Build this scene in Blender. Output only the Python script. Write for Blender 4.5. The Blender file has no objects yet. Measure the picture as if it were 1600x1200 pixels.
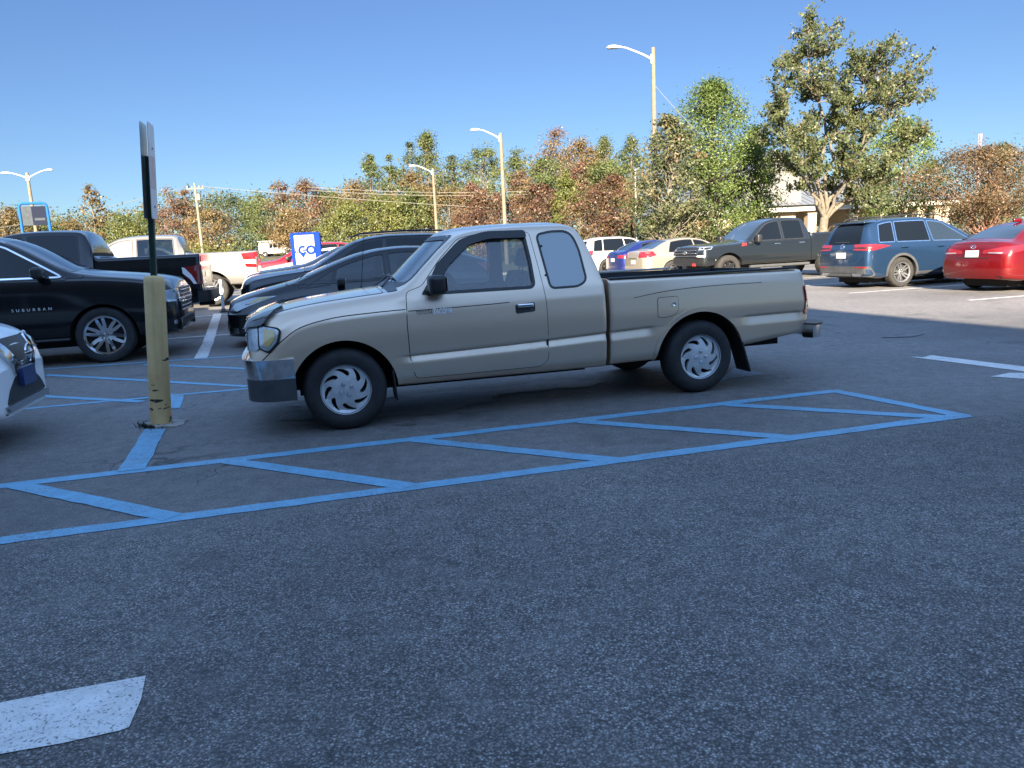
import bpy, bmesh, math, random
import numpy as np
from mathutils import Vector, Matrix
from mathutils.bvhtree import BVHTree
from mathutils.geometry import delaunay_2d_cdt, tessellate_polygon

# ------------------------------------------------------------------ camera, sky, sun, exposure
SC = bpy.context.scene
COL = SC.collection
R = math.radians
CAM_B, CAM_C, CAM_H, CAM_F = -0.0489, -0.177, 1.3413, 1186.9     # roll, pitch (as slopes), height, focal length (px of a 1600 wide frame)
_n = Vector((CAM_B, -1, CAM_C)).normalized()                       # the ground's up vector seen from the camera (right, down, forward)
_y = (Vector((0, 0, 1)) - _n * _n.z).normalized()
_x = _y.cross(_n)
if _x.x < 0: _x = -_x
# camera axes in world space
_right = Vector((_x.x, _y.x, _n.x)); _up = -Vector((_x.y, _y.y, _n.y)); _back = -Vector((_x.z, _y.z, _n.z))
cam_d = bpy.data.cameras.new('camera')
cam = bpy.data.objects.new('camera', cam_d); COL.objects.link(cam)
cam.matrix_world = Matrix(((_right.x, _up.x, _back.x, 0), (_right.y, _up.y, _back.y, 0), (_right.z, _up.z, _back.z, CAM_H), (0, 0, 0, 1)))
cam_d.sensor_fit = 'HORIZONTAL'; cam_d.sensor_width = 36.0
cam_d.lens = 36.0 * CAM_F / 1600.0
cam_d.clip_start = 0.05; cam_d.clip_end = 3000
SC.camera = cam

SUN_EL = R(23.5)
SUN_DIR = Vector((-0.10 * math.cos(SUN_EL), -0.995 * math.cos(SUN_EL), math.sin(SUN_EL))).normalized()   # towards the sun
world = bpy.data.worlds.new('World'); SC.world = world; world.use_nodes = True
wn = world.node_tree.nodes; wl = world.node_tree.links
sky = wn.new('ShaderNodeTexSky'); sky.sky_type = 'NISHITA'; sky.sun_disc = False
sky.sun_elevation = SUN_EL; sky.sun_rotation = math.atan2(SUN_DIR.x, SUN_DIR.y)
sky.altitude = 300; sky.air_density = 1.0; sky.dust_density = 0.0; sky.ozone_density = 4.0
wtc = wn.new('ShaderNodeTexCoord'); wsp = wn.new('ShaderNodeSeparateXYZ'); wl.new(wtc.outputs['Generated'], wsp.inputs[0])
wrp = wn.new('ShaderNodeValToRGB'); wl.new(wsp.outputs[2], wrp.inputs[0]); we = wrp.color_ramp.elements      # clear autumn air: the low sky stays blue
we[0].position = 0.0; we[0].color = (0.30, 0.355, 0.385, 1); we[1].position = 0.6; we[1].color = (2.95, 2.55, 2.25, 1)
e_ = we.new(0.12); e_.color = (0.335, 0.37, 0.43, 1); e_ = we.new(0.30); e_.color = (0.37, 0.40, 0.475, 1)
wmx = wn.new('ShaderNodeMix'); wmx.data_type = 'RGBA'; wmx.blend_type = 'MULTIPLY'; wmx.inputs[0].default_value = 1.0
wl.new(sky.outputs[0], wmx.inputs[6]); wl.new(wrp.outputs[0], wmx.inputs[7]); wl.new(wmx.outputs[2], wn['Background'].inputs[0])
wn['Background'].inputs[1].default_value = 0.05
sun_d = bpy.data.lights.new('sun', 'SUN'); sun_d.energy = 5.0; sun_d.angle = R(0.53); sun_d.color = (1.0, 0.86, 0.66)
sun = bpy.data.objects.new('sun', sun_d); COL.objects.link(sun)
sun.rotation_euler = SUN_DIR.to_track_quat('Z', 'Y').to_euler(); sun.location = SUN_DIR * 100
SC.view_settings.view_transform = 'Standard'; SC.view_settings.look = 'None'
SC.view_settings.exposure = 2.52; SC.view_settings.gamma = 1.0
SC.render.engine = 'CYCLES'
SC.cycles.max_bounces = 8; SC.cycles.transparent_max_bounces = 24
SC.cycles.use_denoising = True

TH = 0.27                                       # the car park's grid: u runs along the parked cars, v away from the camera
UU = Vector((math.cos(TH), math.sin(TH), 0)); VV = Vector((-math.sin(TH), math.cos(TH), 0))
def uv(u, v, z=0.0): return UU * u + VV * v + Vector((0, 0, z))
def ray(px, py):
    d = Vector(((px - 800) / CAM_F, (py - 600) / CAM_F, 1.0))
    return Vector((d.dot(_x), d.dot(_y), d.dot(_n)))
def on_ground(px, py, z=0.0):
    w = ray(px, py); return Vector((0, 0, CAM_H)) + w * ((z - CAM_H) / w.z)
def at(px, py, depth):
    w = ray(px, py); return Vector((0, 0, CAM_H)) + w * (depth / w.y)

# ------------------------------------------------------------------ tags
def tag(o, label=None, cat=None, group=None, kind=None):
    if label: o['label'] = label
    if cat: o['category'] = cat
    if group: o['group'] = group
    if kind: o['kind'] = kind
    return o
def empty(name, loc=(0, 0, 0), rz=0.0, parent=None):
    o = bpy.data.objects.new(name, None); COL.objects.link(o); o.location = loc; o.rotation_euler = (0, 0, rz)
    o.empty_display_size = 0.3
    if parent: o.parent = parent
    return o

# ------------------------------------------------------------------ mesh helpers
class MB:
    """collects shapes; build() links them as ONE mesh object"""
    def __init__(s): s.v = []; s.f = []; s.m = []
    def add(s, v, f, mi=0):
        b = len(s.v); s.v += [tuple(p) for p in v]; s.f += [tuple(i + b for i in q) for q in f]; s.m += [mi] * len(f); return s
    def box(s, lo, hi, mi=0, M=None):
        x0, y0, z0 = lo; x1, y1, z1 = hi
        v = [Vector(p) for p in ((x0, y0, z0), (x1, y0, z0), (x1, y1, z0), (x0, y1, z0), (x0, y0, z1), (x1, y0, z1), (x1, y1, z1), (x0, y1, z1))]
        if M: v = [M @ p for p in v]
        return s.add(v, [(0, 3, 2, 1), (4, 5, 6, 7), (0, 1, 5, 4), (1, 2, 6, 5), (2, 3, 7, 6), (3, 0, 4, 7)], mi)
    def tube(s, pts, rad, n=8, mi=0, cap=True):
        pts = [Vector(p) for p in pts]; k = len(pts)
        rad = list(rad) if hasattr(rad, '__len__') else [rad] * k
        v = []; f = []; a = None
        for i, p in enumerate(pts):
            t = (pts[min(i + 1, k - 1)] - pts[max(i - 1, 0)]).normalized()
            if a is None: a = t.orthogonal().normalized()
            else:
                a = a - t * a.dot(t); a = a.normalized() if a.length > 1e-6 else t.orthogonal().normalized()
            b = t.cross(a)
            for j in range(n):
                an = 2 * math.pi * j / n; v.append(p + (a * math.cos(an) + b * math.sin(an)) * rad[i])
        for i in range(k - 1):
            for j in range(n):
                j2 = (j + 1) % n; f.append((i * n + j, i * n + j2, (i + 1) * n + j2, (i + 1) * n + j))
        if cap: f.append(tuple(range(n - 1, -1, -1))); f.append(tuple((k - 1) * n + j for j in range(n)))
        return s.add(v, f, mi)
    def lathe(s, prof, n=32, M=None, mi=0):
        """prof: (r, z) revolved about z"""
        v = []; f = []; k = len(prof)
        for j in range(n):
            c, q = math.cos(2 * math.pi * j / n), math.sin(2 * math.pi * j / n)
            for r, z in prof: v.append(Vector((r * c, r * q, z)))
        for j in range(n):
            j2 = (j + 1) % n
            for i in range(k - 1): f.append((j * k + i, j2 * k + i, j2 * k + i + 1, j * k + i + 1))
        if M: v = [M @ p for p in v]
        return s.add(v, f, mi)
    def prism(s, poly, z0, z1, M=None, mi=0):
        n = len(poly)
        v = [Vector((p[0], p[1], z0)) for p in poly] + [Vector((p[0], p[1], z1)) for p in poly]
        if M: v = [M @ p for p in v]
        f = [tuple(range(n - 1, -1, -1)), tuple(range(n, 2 * n))] + [(i, (i + 1) % n, n + (i + 1) % n, n + i) for i in range(n)]
        return s.add(v, f, mi)
    def rbox(s, lo, hi, r=0.02, n=3, mi=0, M=None):
        """a box with rounded edges"""
        c = [(a + b) / 2 for a, b in zip(lo, hi)]; h = [(b - a) / 2 for a, b in zip(lo, hi)]
        r = min(r, *h); k = n + 1
        g = [math.tan(math.pi / 4 * i / n) for i in range(k)]
        q = [(-1, -t) for t in g[::-1]] + [(1, t) for t in g]
        v = []; f = []
        for ax in range(3):
            for sg in (-1, 1):
                b = len(v); m = len(q)
                for (s1, t1) in q:
                    for (s2, t2) in q:
                        d = [0, 0, 0]; d[ax] = sg; d[(ax + 1) % 3] = t1; d[(ax + 2) % 3] = t2
                        L = math.sqrt(sum(e * e for e in d)); d = [e / L for e in d]
                        sgn = [0, 0, 0]; sgn[ax] = sg; sgn[(ax + 1) % 3] = s1; sgn[(ax + 2) % 3] = s2
                        v.append(Vector([c[e] + sgn[e] * (h[e] - r) + d[e] * r for e in range(3)]))
                for i in range(m - 1):
                    for j in range(m - 1):
                        w = (b + i * m + j, b + (i + 1) * m + j, b + (i + 1) * m + j + 1, b + i * m + j + 1)
                        f.append(w if sg > 0 else w[::-1])
        if M: v = [M @ p for p in v]
        return s.add(v, f, mi)
    def build(s, name, mats, parent=None, smooth=35, merge=False):
        me = bpy.data.meshes.new(name); me.from_pydata([tuple(p) for p in s.v], [], s.f)
        if merge:
            bm = bmesh.new(); bm.from_mesh(me); bmesh.ops.remove_doubles(bm, verts=bm.verts, dist=1e-4); bm.to_mesh(me); bm.free()
        return link(name, me, mats, parent, smooth, None if merge else s.m)
def link(name, me, mats, parent=None, smooth=35, mi=None):
    if not isinstance(mats, (list, tuple)): mats = [mats]
    for m in mats: me.materials.append(m)
    if mi is not None and any(mi): me.polygons.foreach_set('material_index', mi)
    if smooth:
        me.polygons.foreach_set('use_smooth', [True] * len(me.polygons))
        if smooth < 180: me.set_sharp_from_angle(angle=R(smooth))
    me.update()
    o = bpy.data.objects.new(name, me); COL.objects.link(o)
    if parent: o.parent = parent
    return o

def rpoly(pts, r=0.03, n=5):
    """polygon with rounded corners; a point may carry its own radius as third value"""
    out = []; k = len(pts)
    for i in range(k):
        p = Vector(pts[i][:2]); a = Vector(pts[i - 1][:2]); b = Vector(pts[(i + 1) % k][:2])
        rr = pts[i][2] if len(pts[i]) > 2 else r
        da, db = (a - p), (b - p); la, lb = da.length, db.length
        t = min(rr, la * 0.49, lb * 0.49)
        if t < 1e-4: out.append(p); continue
        A, B = p + da / la * t, p + db / lb * t
        for j in range(n + 1):
            w = j / n; out.append(A * (1 - w) ** 2 + p * 2 * w * (1 - w) + B * w ** 2)
    return [(p.x, p.y) for p in out]
def offset_poly(pts, d):
    """grow (d>0) a polygon"""
    P = [Vector(p[:2]) for p in pts]; k = len(P)
    area = sum(P[i].x * P[(i + 1) % k].y - P[(i + 1) % k].x * P[i].y for i in range(k))
    sg = 1 if area > 0 else -1; out = []
    for i in range(k):
        e1 = (P[i] - P[i - 1]); e2 = (P[(i + 1) % k] - P[i])
        if e1.length < 1e-7: e1 = e2
        if e2.length < 1e-7: e2 = e1
        n1 = Vector((e1.y, -e1.x)).normalized() * sg; n2 = Vector((e2.y, -e2.x)).normalized() * sg
        m = n1 + n2
        m = m / max(0.35, m.dot(n1)) if m.length > 1e-6 else n1
        out.append(tuple(P[i] + m * d))
    return out
def inside(p, poly):
    x, y = p; c = False; j = len(poly) - 1
    for i in range(len(poly)):
        xi, yi = poly[i]; xj, yj = poly[j]
        if (yi > y) != (yj > y) and x < (xj - xi) * (y - yi) / (yj - yi) + xi: c = not c
        j = i
    return c
def resample(poly, step):
    out = []
    for i in range(len(poly)):
        a, b = Vector(poly[i]), Vector(poly[(i + 1) % len(poly)]); n = max(1, int((b - a).length / step))
        for j in range(n): out.append(tuple(a.lerp(b, j / n)))
    return out
def fill(outline, holes=(), grid=0.06, rows=()):
    """triangulated 2D fill with interior points"""
    out = resample(outline, grid); hs = [resample(h, grid) for h in holes]
    pts = [Vector(p) for p in out]; ed = [(i, (i + 1) % len(out)) for i in range(len(out))]
    for h in hs:
        b = len(pts); pts += [Vector(p) for p in h]; ed += [(b + i, b + (i + 1) % len(h)) for i in range(len(h))]
    xs = [p[0] for p in out]; ys = [p[1] for p in out]
    nx = max(1, int((max(xs) - min(xs)) / grid)); ny = max(1, int((max(ys) - min(ys)) / grid))
    if nx * ny > 6000: nx, ny = nx // 2, ny // 2
    bound = np.array([p[:] for p in pts])
    for i in range(1, nx):
        for j in range(1, ny):
            p = (min(xs) + (max(xs) - min(xs)) * i / nx, min(ys) + (max(ys) - min(ys)) * j / ny)
            if inside(p, out) and not any(inside(p, h) for h in hs) and np.min(np.abs(bound - p).sum(1)) > grid * 0.45: pts.append(Vector(p))
    for p in rows:
        if inside(p, out) and not any(inside(p, h) for h in hs) and np.min(np.abs(bound - p).sum(1)) > 0.008: pts.append(Vector(p))
    v, e, f, _, _, _ = delaunay_2d_cdt(pts, ed, [], 0, 1e-5)
    F = []
    for q in f:
        c = (sum(v[i].x for i in q) / len(q), sum(v[i].y for i in q) / len(q))
        if inside(c, out) and not any(inside(c, h) for h in hs): F.append(tuple(q))
    return v, F
def frame_side(sg, s0=0.0, z0=0.0): return (Vector((s0, 4 * sg, z0)), Vector((1, 0, 0)), Vector((0, 0, 1)), Vector((0, -sg, 0)))
FRONT = (Vector((-5, 0, 0)), Vector((0, 1, 0)), Vector((0, 0, 1)), Vector((1, 0, 0)))
REAR = (Vector((9, 0, 0)), Vector((0, 1, 0)), Vector((0, 0, 1)), Vector((-1, 0, 0)))
TOP = (Vector((0, 0, 5)), Vector((1, 0, 0)), Vector((0, 1, 0)), Vector((0, 0, -1)))
def frame_corner(s, y, sg, rear=False, k=0.70711):
    """looks diagonally at a front or rear corner; the first coordinate runs from the middle of the car round to its flank"""
    sx = -1 if rear else 1
    U = Vector((sx * k, sg * math.sqrt(1 - k * k), 0)).normalized(); D = Vector((sx * math.sqrt(1 - k * k), -sg * k, 0))
    return (Vector((s, sg * y, 0)) - D * 3, U, Vector((0, 0, 1)), D)
def project(bvh, p, fr, off):
    o, U, V, D = fr
    q = o + U * p[0] + V * p[1]
    hit, nrm, idx, dist = bvh.ray_cast(q, D)
    if hit is None: return None, None
    if nrm.dot(D) > 0: nrm = -nrm
    return hit + nrm * off, nrm
def conform(bvh, outline, fr, off=0.003, holes=(), grid=0.06, skirt=0.006, mb=None, mi=0, rows=()):
    """a panel of this outline laid on a body's surface, with a short rim turned inwards"""
    mb = mb or MB()
    v, F = fill(outline, holes, grid, rows)
    P = []; N = []
    for p in v:
        h, n = project(bvh, p, fr, off); P.append(h); N.append(n)
    D = fr[3]; F2 = []
    for q in F:
        if any(P[i] is None for i in q): continue
        n = (P[q[1]] - P[q[0]]).cross(P[q[2]] - P[q[0]])
        if max((P[q[i]] - P[q[i - 1]]).length for i in range(3)) > max(0.35, grid * 5): continue
        F2.append(q if n.dot(D) < 0 else tuple(reversed(q)))
    used = sorted({i for q in F2 for i in q}); mp = {i: k for k, i in enumerate(used)}
    V = [P[i] for i in used]; F3 = [tuple(mp[i] for i in q) for q in F2]
    if skirt:
        cnt = {}
        for q in F3:
            for i in range(len(q)):
                e = (q[i], q[(i + 1) % len(q)]); cnt[e] = 1
        low = {}
        for (a, b) in list(cnt):
            if (b, a) not in cnt:
                for w in (a, b):
                    if w not in low: low[w] = len(V); V.append(V[w] - N[used[w]] * (abs(off) + skirt))
                F3.append((b, a, low[a], low[b]))
    return mb.add(V, F3, mi)
def stroke(path, w, closed=False):
    """2D polyline as a thin polygon"""
    P = [Vector(p[:2]) for p in path]; L = []; Rr = []
    for i, p in enumerate(P):
        t = (P[min(i + 1, len(P) - 1)] - P[max(i - 1, 0)]).normalized(); n = Vector((-t.y, t.x)) * w / 2
        L.append(tuple(p + n)); Rr.append(tuple(p - n))
    return L + Rr[::-1]
def temp_obj(me):
    o = bpy.data.objects.new('tmp', me); COL.objects.link(o); return o
def mesh_of(v, f):
    me = bpy.data.meshes.new('tmp'); me.from_pydata([tuple(p) for p in v], [], f); me.update(); return me
def boolean(me, cutters):
    """difference of one closed mesh and several closed cutters; material slot 1 of the result belongs to the cut faces"""
    o = temp_obj(me); tmp = [o]
    for c in cutters:
        co = temp_obj(c); co.hide_render = True; tmp.append(co)
        m = o.modifiers.new('b', 'BOOLEAN'); m.operation = 'DIFFERENCE'; m.solver = 'EXACT'; m.object = co; m.material_mode = 'TRANSFER'
    dg = bpy.context.evaluated_depsgraph_get(); dg.update()
    new = bpy.data.meshes.new_from_object(o.evaluated_get(dg))
    for t in tmp:
        d = t.data; bpy.data.objects.remove(t); bpy.data.meshes.remove(d)
    return new
def text_mesh(txt, size, shear=0.0, space=1.0, bold=0.0):
    c = bpy.data.curves.new('t', 'FONT'); c.body = txt; c.size = size; c.shear = shear; c.space_character = space; c.offset = bold
    c.align_x = 'CENTER'; c.align_y = 'CENTER'
    o = bpy.data.objects.new('tmp', c); COL.objects.link(o)
    dg = bpy.context.evaluated_depsgraph_get(); dg.update()
    me = bpy.data.meshes.new_from_object(o.evaluated_get(dg))
    bpy.data.objects.remove(o); bpy.data.curves.remove(c)
    v = [p.co.copy() for p in me.vertices]; f = [tuple(p.vertices) for p in me.polygons]
    bpy.data.meshes.remove(me)
    return v, f
def letters(txt, size, M, depth=0.003, mb=None, mi=0, **k):
    """raised lettering; text plane xy is mapped by M (its z points out)"""
    v, f = text_mesh(txt, size, **k); mb = mb or MB()
    n = len(v); top = [M @ Vector((p.x, p.y, depth)) for p in v]; bot = [M @ Vector((p.x, p.y, 0)) for p in v]
    cnt = set()
    for q in f:
        for i in range(len(q)): cnt.add((q[i], q[(i + 1) % len(q)]))
    sides = [(b, a, n + a, n + b)[::-1] for (a, b) in cnt if (b, a) not in cnt]
    return mb.add(top + bot, list(f) + sides, mi)

# ------------------------------------------------------------------ materials
def mat(name):
    m = bpy.data.materials.new(name); m.use_nodes = True
    return m, m.node_tree.nodes, m.node_tree.links, m.node_tree.nodes['Principled BSDF']
def rgb(c): return (c[0], c[1], c[2], 1.0)
def tex(n, l, kind, coord='Object', scale=None, **k):
    t = n.new(kind); tc = n.new('ShaderNodeTexCoord')
    if coord == 'World':
        g = n.new('ShaderNodeNewGeometry'); l.new(g.outputs['Position'], t.inputs['Vector'])
    else: l.new(tc.outputs[coord], t.inputs['Vector'])
    if scale is not None: t.inputs['Scale'].default_value = scale
    for a, b in k.items():
        if a in t.inputs: t.inputs[a].default_value = b
        else: setattr(t, a, b)
    return t
def ramp(n, l, src, stops):
    r = n.new('ShaderNodeValToRGB'); e = r.color_ramp.elements
    while len(e) < len(stops): e.new(0.5)
    for i, (p, c) in enumerate(stops):
        e[i].position = p; e[i].color = rgb(c) if hasattr(c, '__len__') else (c, c, c, 1)
    l.new(src, r.inputs[0]); return r
def mix(n, l, fac, a, b, kind='MIX'):
    m = n.new('ShaderNodeMix'); m.data_type = 'RGBA'; m.blend_type = kind
    for s, i in ((fac, 0), (a, 6), (b, 7)):
        if hasattr(s, 'is_linked') or hasattr(s, 'links'): l.new(s, m.inputs[i])
        else: m.inputs[i].default_value = rgb(s) if hasattr(s, '__len__') else s
    return m.outputs[2]
def bump(n, l, p, src, strength=0.3, dist=0.01):
    b = n.new('ShaderNodeBump'); b.inputs['Strength'].default_value = strength; b.inputs['Distance'].default_value = dist
    l.new(src, b.inputs['Height']); l.new(b.outputs[0], p.inputs['Normal'])
def plain(name, c, rough=0.5, metal=0.0, spec=0.5, var=0.0, scale=8.0, coat=0.0):
    m, n, l, p = mat(name)
    p.inputs['Base Color'].default_value = rgb(c); p.inputs['Roughness'].default_value = rough
    p.inputs['Metallic'].default_value = metal; p.inputs['Specular IOR Level'].default_value = spec
    p.inputs['Coat Weight'].default_value = coat; p.inputs['Coat Roughness'].default_value = 0.04
    if var:
        t = tex(n, l, 'ShaderNodeTexNoise', scale=scale, Detail=5.0)
        r = ramp(n, l, t.outputs[0], [(0.3, [x * (1 - var) for x in c]), (0.7, [min(1, x * (1 + var)) for x in c])])
        l.new(r.outputs[0], p.inputs['Base Color'])
    return m
def paint(name, c, metal=0.0, rough=0.35, dust=0.12, dustc=(0.30, 0.26, 0.21)):
    """car paint: coloured base under a clear coat, a thin veil of road dust low down"""
    m, n, l, p = mat(name)
    g = tex(n, l, 'ShaderNodeTexNoise', scale=3.0, Detail=6.0, Roughness=0.65)
    sep = n.new('ShaderNodeSeparateXYZ'); tc = n.new('ShaderNodeTexCoord'); l.new(tc.outputs['Object'], sep.inputs[0])
    mr = n.new('ShaderNodeMapRange'); mr.inputs['From Min'].default_value = 0.3; mr.inputs['From Max'].default_value = 0.8
    mr.inputs['To Min'].default_value = dust * 2.2; mr.inputs['To Max'].default_value = dust * 0.6; l.new(sep.outputs[2], mr.inputs[0])
    mu = n.new('ShaderNodeMath'); mu.operation = 'MULTIPLY'; l.new(mr.outputs[0], mu.inputs[0]); l.new(g.outputs[0], mu.inputs[1])
    o = mix(n, l, mu.outputs[0], c, dustc); l.new(o, p.inputs['Base Color'])
    p.inputs['Metallic'].default_value = metal; p.inputs['Roughness'].default_value = rough; p.inputs['Specular IOR Level'].default_value = 0.12
    p.inputs['Coat Weight'].default_value = 1.0
    rr = n.new('ShaderNodeMapRange'); rr.inputs['To Min'].default_value = 0.03; rr.inputs['To Max'].default_value = 0.16
    l.new(g.outputs[0], rr.inputs[0]); l.new(rr.outputs[0], p.inputs['Coat Roughness'])
    return m
def glass(name, tint, refl=1.0, film_sheen=0.0):
    """a thin pane: tinted see-through with a mirror coat that grows at grazing angles"""
    m, n, l, p = mat(name); n.remove(p)
    t = n.new('ShaderNodeBsdfTransparent'); t.inputs[0].default_value = rgb(tint)
    g = n.new('ShaderNodeBsdfGlossy'); g.inputs['Roughness'].default_value = 0.01; g.inputs[0].default_value = (1, 1, 1, 1)
    f = n.new('ShaderNodeFresnel'); f.inputs[0].default_value = 1.52 * refl
    ms = n.new('ShaderNodeMixShader'); l.new(f.outputs[0], ms.inputs[0]); l.new(t.outputs[0], ms.inputs[1]); l.new(g.outputs[0], ms.inputs[2])
    out = n['Material Output']
    if film_sheen:  # pale veil: film on the pane, with reflected haze put into its colour
        d = n.new('ShaderNodeBsdfDiffuse'); d.inputs[0].default_value = (0.70, 0.74, 0.74, 1)
        m2 = n.new('ShaderNodeMixShader'); m2.inputs[0].default_value = film_sheen
        l.new(ms.outputs[0], m2.inputs[1]); l.new(d.outputs[0], m2.inputs[2]); l.new(m2.outputs[0], out.inputs[0])
    else: l.new(ms.outputs[0], out.inputs[0])
    return m
def asphalt_color(n, l):
    """aggregate stones in dark binder, patchy wear, oil spots and a few cracks; returns colour and height"""
    vo = tex(n, l, 'ShaderNodeTexVoronoi', 'World', 125.0); vo.feature = 'F1'
    st = ramp(n, l, vo.outputs['Color'], [(0.0, (0.13, 0.12, 0.113)), (0.45, (0.20, 0.187, 0.176)), (0.68, (0.29, 0.273, 0.259)), (1.0, (0.52, 0.50, 0.48))])
    edge = ramp(n, l, vo.outputs['Distance'], [(0.25, 1.0), (0.62, 0.25)])
    c1 = mix(n, l, 1.0, st.outputs[0], edge.outputs[0], 'MULTIPLY')
    vb = tex(n, l, 'ShaderNodeTexVoronoi', 'World', 58.0); vb.feature = 'F1'                # a share of larger stones
    sb = ramp(n, l, vb.outputs['Color'], [(0.0, (0.10, 0.092, 0.087)), (0.5, (0.19, 0.177, 0.167)), (1.0, (0.36, 0.34, 0.325))]); eb = ramp(n, l, vb.outputs['Distance'], [(0.2, 1.0), (0.55, 0.2)])
    cb = mix(n, l, 1.0, sb.outputs[0], eb.outputs[0], 'MULTIPLY')
    sel = tex(n, l, 'ShaderNodeTexNoise', 'World', 30.0, Detail=3.0); selr = ramp(n, l, sel.outputs[0], [(0.52, 0.0), (0.6, 0.7)]); c1 = mix(n, l, selr.outputs[0], c1, cb)
    wear = tex(n, l, 'ShaderNodeTexNoise', 'World', 3.2, Detail=5.0, Roughness=0.6); wearr = ramp(n, l, wear.outputs[0], [(0.45, 0.0), (0.7, 0.32)]); c1 = mix(n, l, wearr.outputs[0], c1, (0.165, 0.155, 0.147))
    gp = n.new('ShaderNodeNewGeometry'); dv = n.new('ShaderNodeVectorMath'); dv.operation = 'DOT_PRODUCT'; l.new(gp.outputs['Position'], dv.inputs[0]); dv.inputs[1].default_value = VV
    wn_ = tex(n, l, 'ShaderNodeTexNoise', 'World', 0.8, Detail=4.0); ma = n.new('ShaderNodeMath'); ma.operation = 'MULTIPLY_ADD'; l.new(wn_.outputs[0], ma.inputs[0]); ma.inputs[1].default_value = 0.7; l.new(dv.outputs['Value'], ma.inputs[2])
    lane = n.new('ShaderNodeMapRange'); lane.inputs['From Min'].default_value = 4.3; lane.inputs['From Max'].default_value = 4.7; lane.inputs['To Max'].default_value = 0.55; l.new(ma.outputs[0], lane.inputs[0])
    c1 = mix(n, l, lane.outputs[0], c1, (0.160, 0.151, 0.143))
    big = tex(n, l, 'ShaderNodeTexNoise', 'World', 0.35, Detail=8.0, Roughness=0.62)
    bigr = ramp(n, l, big.outputs[0], [(0.3, 0.62), (0.5, 1.0), (0.72, 1.3)])
    c2 = mix(n, l, 1.0, c1, bigr.outputs[0], 'MULTIPLY')
    fine = tex(n, l, 'ShaderNodeTexNoise', 'World', 9.0, Detail=6.0, Roughness=0.7)
    finer = ramp(n, l, fine.outputs[0], [(0.35, 0.8), (0.65, 1.18)])
    c3 = mix(n, l, 1.0, c2, finer.outputs[0], 'MULTIPLY')
    # cracks
    wob = tex(n, l, 'ShaderNodeTexNoise', 'World', 1.6, Detail=4.0)
    g = n.new('ShaderNodeNewGeometry'); vm = n.new('ShaderNodeVectorMath'); vm.operation = 'MULTIPLY_ADD'
    l.new(wob.outputs['Color'], vm.inputs[0]); vm.inputs[1].default_value = (1.3, 1.3, 0); l.new(g.outputs['Position'], vm.inputs[2])
    cr = n.new('ShaderNodeTexVoronoi'); cr.feature = 'DISTANCE_TO_EDGE'; cr.inputs['Scale'].default_value = 0.26; l.new(vm.outputs[0], cr.inputs['Vector'])
    msk = tex(n, l, 'ShaderNodeTexNoise', 'World', 0.5, Detail=3.0)
    crm = ramp(n, l, cr.outputs['Distance'], [(0.0010, 1.0), (0.0024, 0.0)])
    mk = ramp(n, l, msk.outputs[0], [(0.54, 0.0), (0.62, 0.8)])
    mu = n.new('ShaderNodeMath'); mu.operation = 'MULTIPLY'; l.new(crm.outputs[0], mu.inputs[0]); l.new(mk.outputs[0], mu.inputs[1])
    c4 = mix(n, l, mu.outputs[0], c3, (0.012, 0.012, 0.012))
    sp = tex(n, l, 'ShaderNodeTexNoise', 'World', 1.1, Detail=2.0)
    spr = ramp(n, l, sp.outputs[0], [(0.62, 0.0), (0.72, 0.5)])
    c5 = mix(n, l, spr.outputs[0], c4, (0.05, 0.048, 0.046))
    return c5, vo.outputs['Distance'], fine
def make_asphalt():
    m, n, l, p = mat('asphalt'); c, hgt, _ = asphalt_color(n, l)
    l.new(c, p.inputs['Base Color']); p.inputs['Roughness'].default_value = 0.72; p.inputs['Specular IOR Level'].default_value = 0.45
    bump(n, l, p, hgt, 0.75, 0.004); return m
def make_road_paint(name, c, wear=0.5):
    m, n, l, p = mat(name); a, hgt, fine = asphalt_color(n, l)
    ns = tex(n, l, 'ShaderNodeTexNoise', 'World', 85.0, Detail=4.0, Roughness=0.7)
    big = tex(n, l, 'ShaderNodeTexNoise', 'World', 2.2, Detail=4.0)
    ad = n.new('ShaderNodeMath'); ad.operation = 'MULTIPLY_ADD'; l.new(big.outputs[0], ad.inputs[0]); ad.inputs[1].default_value = 0.30; l.new(ns.outputs[0], ad.inputs[2])
    k = ramp(n, l, ad.outputs[0], [(wear - 0.03, 0.0), (wear + 0.07, 1.0)])
    tone = ramp(n, l, fine.outputs[0], [(0.3, [x * 0.78 for x in c]), (0.7, [min(1, x * 1.12) for x in c])])
    o = mix(n, l, k.outputs[0], a, tone.outputs[0]); l.new(o, p.inputs['Base Color'])
    p.inputs['Roughness'].default_value = 0.6; bump(n, l, p, hgt, 0.45, 0.003); return m
M = {}
M['asphalt'] = make_asphalt()
M['blue_line'] = make_road_paint('blue_line_paint', (0.135, 0.345, 0.50), 0.53)
M['blue_worn'] = make_road_paint('worn_blue_paint', (0.12, 0.36, 0.62), 0.66)
M['white_line'] = make_road_paint('white_line_paint', (0.62, 0.61, 0.59), 0.525)
M['stain_and_shade'] = None; M['tyre'] = plain('tyre_rubber', (0.018, 0.018, 0.019), 0.75, var=0.35, scale=14)
M['tyre_dusty'] = plain('dusty_tyre_rubber', (0.019, 0.018, 0.017), 0.85, var=0.35, scale=14)
M['black_plastic'] = plain('black_plastic', (0.016, 0.016, 0.017), 0.42, var=0.2)
M['grey_plastic'] = plain('grey_bumper_plastic', (0.045, 0.047, 0.05), 0.55, var=0.2)
M['dark'] = plain('dark_underbody', (0.008, 0.008, 0.008), 0.9)  # plain near-black for underbodies and wheel wells
M['gap'] = plain('panel_gap', (0.006, 0.006, 0.006), 0.8)
M['chrome'] = plain('chrome', (0.72, 0.72, 0.72), 0.09, 1.0)
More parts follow.
